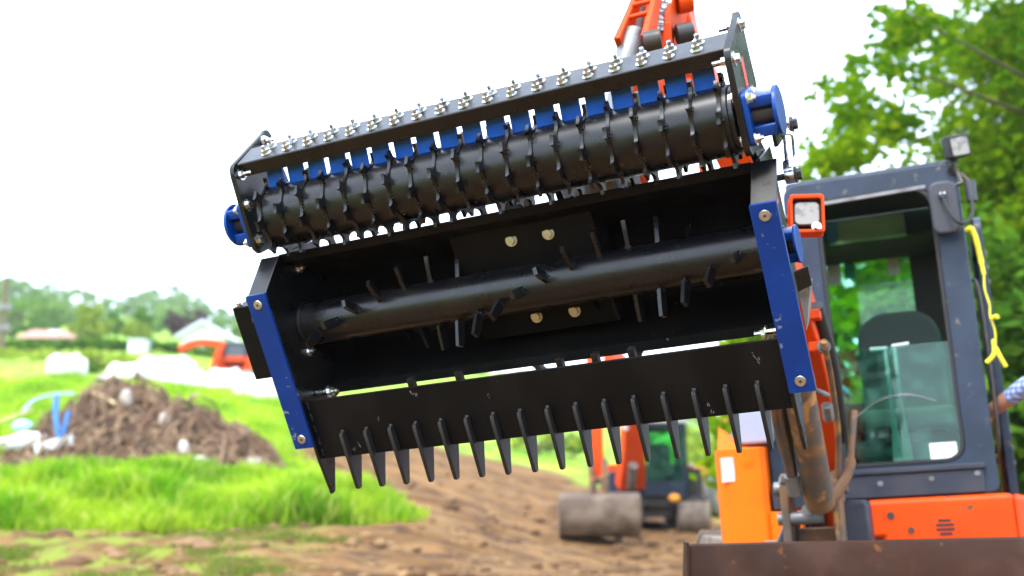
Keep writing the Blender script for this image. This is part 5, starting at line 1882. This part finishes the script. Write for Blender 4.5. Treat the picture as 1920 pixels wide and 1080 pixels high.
def house(name, label, px0, px1, pyb, pyw, pyr, d, wall, roof, rotz, depth, nwin):
    a_, b_ = at(px0, pyb, d), at(px1, pyb, d)
    g_ = min(hz(a_.x, a_.y), hz(b_.x, b_.y), a_.z) - 0.2
    W_ = (b_ - a_).length
    hw = at(px0, pyw, d).z - g_
    hr = at(px0, pyr, d).z - g_
    e = empty(name, label, "house", mw=Matrix.Translation((a_.x, a_.y, g_)) @ Matrix.Rotation(rotz, 4, 'Z'))
    return e, W_, hw, hr


# white house, gable end towards the camera
e, W_, hw, hr = house("white_house", "white house with a pale gable roof beyond the hedge", 338, 420, 662, 628, 600, 70, WALLW, ROOFW, 0, 8, 2)
Wd = W_ + 1.2
MB().prism([(0, 0), (W_, 0), (W_, hw), (W_ / 2, hr - 0.15), (0, hw)], 0, 9.0, ax=1).build("wall", WALLW, e)
q = MB()
for s_ in (0, 1):
    x0, x1 = (-0.3, W_ / 2) if s_ == 0 else (W_ + 0.3, W_ / 2)
    q.hexa([(x0, -0.35, hw - 0.22), (x1, -0.35, hr - 0.12), (x1, 9.3, hr - 0.12), (x0, 9.3, hw - 0.22), (x0, -0.35, hw - 0.05), (x1, -0.35, hr + 0.06), (x1, 9.3, hr + 0.06), (x0, 9.3, hw - 0.05)])
q.build("roof", ROOFW, e)
for x0 in (W_ * 0.18, W_ * 0.62):
    w_ = MB().box((x0, -0.03, hw * 0.35), (x0 + W_ * 0.2, -0.01, hw * 0.75)).build("window", WALLW, e)
    MB().box((x0 + 0.05, -0.045, hw * 0.38), (x0 + W_ * 0.2 - 0.05, -0.032, hw * 0.72)).build("pane", ROOFW, w_)
MB().box((W_, 3.0, 0), (W_ + 6.0, 9.0, hw * 0.9)).build("side_wing", WALLW, e)
# low brick house with a pinkish roof
e, W_, hw, hr = house("brick_house", "low brick house with a pinkish clay roof in the trees", 38, 138, 642, 632, 609, 92, WALLP, ROOFP, 0, 6, 3)
MB().box((0, 0, 0), (W_, 5, hw)).build("wall", WALLP, e)
MB().prism([(-0.4, hw - 0.1), (5.4, hw - 0.1), (2.6, hr)], -0.3, W_ + 0.3, ax=0).build("roof", ROOFP, e)
MB().box((W_ * 0.42, 1.1, hw + 0.15), (W_ * 0.42 + 0.7, 1.9, hw + 0.75)).build("skylight", WALLW, e)
for k in range(3):
    MB().box((W_ * (0.12 + 0.3 * k), -0.05, hw * 0.4), (W_ * (0.12 + 0.3 * k) + 0.9, -0.01, hw * 0.85)).build("window", WINM, e)
# small white shed
e, W_, hw, hr = house("white_shed", "small white shed standing by the hedge", 240, 268, 656, 637, 632, 60, WALLW, ROOFW, 0, 2, 0)
e["category"] = "shed"
MB().box((0, 0, 0), (W_, 1.2, hw)).build("wall", WALLW, e)
MB().hexa([(-0.06, -0.1, hw), (W_ + 0.06, -0.1, hw), (W_ + 0.06, 1.3, hw), (-0.06, 1.3, hw), (-0.06, -0.1, hw + 0.06), (W_ + 0.06, -0.1, hw + 0.06), (W_ + 0.06, 1.3, hw + 0.12), (-0.06, 1.3, hw + 0.12)]).build("roof", ROOFW, e)
MB().box((W_ * 0.35, -0.03, 0.05), (W_ * 0.7, -0.008, hw * 0.85)).build("door", ROOFW, e)
# utility pole
p0_ = at(3, 655, 50)
pg = hz(p0_.x, p0_.y)
p1_ = at(12, 520, 50)
pole = empty("utility_pole", "wooden utility pole at the left edge of the field", "utility pole", loc=(p0_.x, p0_.y, pg))
top = p1_ - Vector((p0_.x, p0_.y, pg))
MB().tube([(0, 0, -0.3), top * 0.5, top], [0.15, 0.13, 0.11], 10).build("shaft", mat("pole_wood", (0.17, 0.12, 0.09), 0.9), pole)
for t in (0.62, 0.36):
    q = MB()
    c_ = top * t
    q.box((c_.x - 0.30, c_.y - 0.16, c_.z - 0.14), (c_.x + 0.36, c_.y + 0.02, c_.z + 0.14))
    q.build("fitting", STEELG, pole, 0.02)


# ------------------------------------------------------------------ people
def skin_body(name, joints, edges, mats, regions):
    """one continuous skinned figure; mats chosen per face by the nearest bone"""
    names = list(joints)
    me = bpy.data.meshes.new(name)
    me.from_pydata([tuple(joints[k][0]) for k in names], [(names.index(a), names.index(b)) for a, b in edges], [])
    o = bpy.data.objects.new(name, me)
    C.objects.link(o)
    md = o.modifiers.new("skin", 'SKIN')
    md.use_smooth_shade = True
    sv = me.skin_vertices[0].data
    for i, k in enumerate(names):
        r = joints[k][1]
        sv[i].radius = r if hasattr(r, '__len__') else (r, r)
        sv[i].use_root = (i == 0)
    sb = o.modifiers.new("sub", 'SUBSURF')
    sb.levels = sb.render_levels = 2
    bpy.context.view_layer.update()
    nm = bpy.data.meshes.new_from_object(o.evaluated_get(bpy.context.evaluated_depsgraph_get()))
    bpy.data.objects.remove(o)
    for m in mats:
        nm.materials.append(m)
    segs = [(Vector(joints[a][0]), Vector(joints[b][0]), regions.get((a, b), 0)) for a, b in edges]
    for p in nm.polygons:
        best, bi = 1e9, 0
        for a, b, ri in segs:
            ab = b - a
            t = max(0, min(1, (p.center - a).dot(ab) / max(1e-9, ab.length_squared)))
            dd_ = (p.center - a - ab * t).length
            if dd_ < best:
                best = dd_
                bi = ri(t) if callable(ri) else ri
        p.material_index = bi
    nm.shade_smooth()
    nm.name = name
    return nm


def add_mesh(me, mbld, mi):
    bm = bmesh.new()
    bm.from_mesh(me)
    off = []
    for v in mbld.v:
        off.append(bm.verts.new(v))
    for f_ in mbld.f:
        try:
            nf = bm.faces.new([off[i] for i in f_])
            nf.material_index = mi
            nf.smooth = True
        except ValueError:
            pass
    bmesh.ops.recalc_face_normals(bm, faces=bm.faces)
    bm.to_mesh(me)
    bm.free()


def person(label, base, yaw, hand_r, hand_l, elbow_r, elbow_l, shirt, trousers, hairm, vest=None, cap=None, sleeve=0.55):
    e = empty("person", label, "person", mw=Matrix.Translation(base) @ Matrix.Rotation(yaw, 4, 'Z'))
    V = Vector
    # figure faces -y locally, right hand at -x
    J = {'pelvis': (V((0, 0, 0.98)), (0.155, 0.115)), 'waist': (V((0, 0.005, 1.14)), (0.145, 0.105)), 'chest': (V((0, 0.0, 1.34)), (0.175, 0.12)), 'neckb': (V((0, 0.01, 1.49)), (0.075, 0.07)),
         'neck': (V((0, -0.005, 1.56)), 0.055), 'skull': (V((0, -0.02, 1.66)), (0.075, 0.09)), 'crown': (V((0, -0.01, 1.74)), (0.065, 0.075)),
         'sr': (V((-0.19, 0.0, 1.44)), 0.066), 'sl': (V((0.19, 0.0, 1.44)), 0.066), 'er': (V(elbow_r), 0.047), 'el': (V(elbow_l), 0.047),
         'fr': (V(elbow_r).lerp(V(hand_r), 0.35), 0.051), 'fl': (V(elbow_l).lerp(V(hand_l), 0.35), 0.046), 'wr': (V(elbow_r).lerp(V(hand_r), 0.9), (0.036, 0.031)), 'wl': (V(elbow_l).lerp(V(hand_l), 0.9), (0.030, 0.026)),
         'pr': (V(hand_r), (0.040, 0.022)), 'plm': (V(hand_l), (0.040, 0.022)),
         'hr': (V((-0.10, 0, 0.90)), 0.095), 'hl': (V((0.10, 0, 0.90)), 0.095), 'kr': (V((-0.12, -0.03, 0.50)), 0.062), 'kl': (V((0.12, -0.03, 0.50)), 0.062),
         'ar': (V((-0.13, 0.03, 0.10)), 0.045), 'al': (V((0.13, 0.03, 0.10)), 0.045), 'tr': (V((-0.14, -0.15, 0.045)), (0.045, 0.04)), 'tl': (V((0.14, -0.15, 0.045)), (0.045, 0.04))}
    E_ = [('pelvis', 'waist'), ('waist', 'chest'), ('chest', 'neckb'), ('neckb', 'neck'), ('neck', 'skull'), ('skull', 'crown'), ('chest', 'sr'), ('chest', 'sl'), ('sr', 'er'), ('sl', 'el'),
          ('er', 'fr'), ('el', 'fl'), ('fr', 'wr'), ('fl', 'wl'), ('wr', 'pr'), ('wl', 'plm'), ('pelvis', 'hr'), ('pelvis', 'hl'), ('hr', 'kr'), ('hl', 'kl'), ('kr', 'ar'), ('kl', 'al'), ('ar', 'tr'), ('al', 'tl')]
    S, K, T, B = 0, 1, 2, 3
    reg = {}
    for k in E_:
        reg[k] = S
    for k in (('neckb', 'neck'), ('neck', 'skull'), ('skull', 'crown'), ('fr', 'wr'), ('fl', 'wl'), ('wr', 'pr'), ('wl', 'plm')):
        reg[k] = K
    reg[('neckb', 'neck')] = lambda t: S if t < 0.45 else K
    reg[('er', 'fr')] = lambda t: S if t < sleeve else K
    if sleeve > 0.8:
        reg[('er', 'fr')] = S
        reg[('fr', 'wr')] = lambda t: S if t < 0.30 else K
    reg[('el', 'fl')] = lambda t: S if t < sleeve else K
    for k in (('pelvis', 'hr'), ('pelvis', 'hl'), ('hr', 'kr'), ('hl', 'kl'), ('kr', 'ar'), ('kl', 'al')):
        reg[k] = T
    for k in (('ar', 'tr'), ('al', 'tl')):
        reg[k] = B
    me = skin_body("body", J, E_, [shirt, SKIN, trousers, RUBBER], reg)
    # fingers, thumb, nose, ears, eyes
    for pk, wk in (('pr', 'wr'), ('plm', 'wl')):
        p, w = J[pk][0], J[wk][0]
        d = (p - w).normalized()
        sd_ = d.cross(Vector((0, 0, 1))).normalized()
        dn = d.cross(sd_).normalized()
        if dn.z > 0:
            dn = -dn
        f_ = MB()
        for k, (o_, l_) in enumerate(((-0.03, 0.066), (-0.010, 0.076), (0.010, 0.072), (0.029, 0.056))):
            b0 = p + sd_ * o_ + d * 0.02
            b1 = b0 + d * l_ * 0.5 + dn * 0.006
            b2 = b1 + d * l_ * 0.30 + dn * l_ * 0.30
            b3 = b2 + d * l_ * 0.04 + dn * l_ * 0.30
            f_.tube([b0, b1, b2, b3], [0.0095, 0.0092, 0.0085, 0.006], 8)
        sgn = 1 if pk == 'pr' else -1
        b0 = p - d * 0.015 + sd_ * 0.03 * sgn
        f_.tube([b0, b0 + sd_ * 0.028 * sgn + d * 0.018 + dn * 0.012, b0 + sd_ * 0.035 * sgn + d * 0.05 + dn * 0.028], [0.0125, 0.0108, 0.008], 8)
        add_mesh(me, f_, 1)
    f_ = MB()
    f_.add([(-0.014, -0.098, 1.645), (0.014, -0.098, 1.645), (0, -0.125, 1.650), (0, -0.102, 1.695), (0, -0.09, 1.640)], [(0, 1, 2), (0, 2, 3), (2, 1, 3), (0, 4, 1), (1, 4, 3), (0, 3, 4)])
    for s_ in (-1, 1):
        f_.sphere((s_ * 0.082, 0.0, 1.67), 0.028, 8, 6, (0.35, 0.7, 1.1))
    f_.sphere((0, -0.098, 1.618), 0.02, 8, 5, (1.2, 0.4, 0.3))
    add_mesh(me, f_, 1)
    for s_ in (-1, 1):
        f_ = MB()
        f_.sphere((s_ * 0.032, -0.102, 1.695), 0.010, 8, 6, (1.2, 0.5, 0.7))
        add_mesh(me, f_, 3)
    link("body", me, e)
    h = MB()
    h.sphere((0, 0.008, 1.715), 0.105, 16, 10, (0.92, 1.08, 0.92))
    h.v = [v for v in h.v]
    keep = [i for i, f_ in enumerate(h.f) if sum(h.v[k].z for k in f_) / len(f_) > 1.705 + (0.055 if sum(h.v[k].y for k in f_) / len(f_) < -0.05 else -0.05 * (sum(h.v[k].y for k in f_) / len(f_) > 0.02))]
    h.f = [h.f[i] for i in keep]
    h.m = [0] * len(h.f)
    h.build("cap" if cap else "hair", cap or hairm, e)
    if vest:
        vv = MB()
        rings = [(1.02, 0.205, 0.165), (1.14, 0.19, 0.15), (1.34, 0.225, 0.165), (1.44, 0.19, 0.14), (1.49, 0.12, 0.10)]
        N = 20
        vs_, fs = [], []
        for z_, rx, ry in rings:
            for k in range(N):
                t = 2 * PI * k / N
                vs_.append((rx * math.cos(t), ry * math.sin(t), z_))
        for i in range(len(rings) - 1):
            for k in range(N):
                fs.append((i * N + k, i * N + (k + 1) % N, (i + 1) * N + (k + 1) % N, (i + 1) * N + k))
        vv.add(vs_, fs)
        vv.build("hi_vis_vest", vest, e)
    return e


def check_mat():
    m, nt, b = new_mat("checked_shirt")
    b.inputs["Roughness"].default_value = 0.9
    tc = nt.nodes.new("ShaderNodeTexCoord")
    base = (0.42, 0.50, 0.74)
    last = None
    for ax in (0, 2):
        w = nt.nodes.new("ShaderNodeTexWave")
        w.bands_direction = 'X' if ax == 0 else 'Z'
        w.inputs["Scale"].default_value = 11
        lk(nt, tc.outputs["Object"], w.inputs["Vector"])
        r = nt.nodes.new("ShaderNodeMapRange")
        r.inputs["From Min"].default_value = 0.6
        r.inputs["From Max"].default_value = 0.8
        r.inputs["To Max"].default_value = 0.75
        lk(nt, w.outputs["Fac"], r.inputs[0])
        mx = nt.nodes.new("ShaderNodeMix")
        mx.data_type = 'RGBA'
        mx.inputs[6].default_value = (*base, 1)
        mx.inputs[7].default_value = (0.08, 0.11, 0.32, 1)
        lk(nt, r.outputs[0], mx.inputs[0])
        if last:
            lk(nt, last, mx.inputs[6])
        last = mx.outputs[2]
    lk(nt, last, b.inputs["Base Color"])
    return m


CHECK = check_mat()
# person at the open door, one arm reaching into the cab
hand = at(1842, 782, 5.95)
elb = at(1952, 704, 5.66)
pb = Vector((3.28, 5.62, 0))
yaw = math.radians(-95)
pm = (Matrix.Translation(pb) @ Matrix.Rotation(yaw, 4, 'Z')).inverted()
h_l, e_l = pm @ hand, pm @ elb
person("person in a checked shirt beside the cab door, reaching one bare forearm inside", pb, yaw, h_l, (0.26, -0.08, 0.82), e_l, (0.27, 0.04, 1.12), CHECK, DENIM, HAIR, sleeve=0.9)
# person behind the excavator, seen through its windows
pb2 = at(1582, 900, 9.6)
pb2 = Vector((pb2.x, pb2.y, hz(pb2.x, pb2.y)))
person("person in a blue cap and yellow vest standing behind the excavator's cab window", pb2, math.radians(-25), (-0.25, -0.20, 1.05), (0.22, -0.24, 1.1), (-0.27, 0.03, 1.15), (0.27, 0.02, 1.15), BLUESH, DENIM, HAIR, HIVIS, BLUESH, 0.4)


# ------------------------------------------------------------------ hazy summer air over the whole valley
zs = [float(GZ.min()) - 1.0, 75.0]
hzb = MB().box((-760, -300, zs[0] - 1), (760, 760, 110.0))
hm = bpy.data.materials.new("haze_air")
hm.use_nodes = True
hnt = hm.node_tree
hnt.nodes.clear()
ho = hnt.nodes.new("ShaderNodeOutputMaterial")
pv = hnt.nodes.new("ShaderNodeVolumePrincipled")
pv.inputs["Color"].default_value = (0.93, 0.96, 1.0, 1)
pv.inputs["Density"].default_value = 0.0005
pv.inputs["Anisotropy"].default_value = 0.2
hnt.links.new(pv.outputs[0], ho.inputs["Volume"])
haze = hzb.build("haze", hm)
tag(haze, "pale summer haze lying over the fields and hill", "haze", kind="stuff")
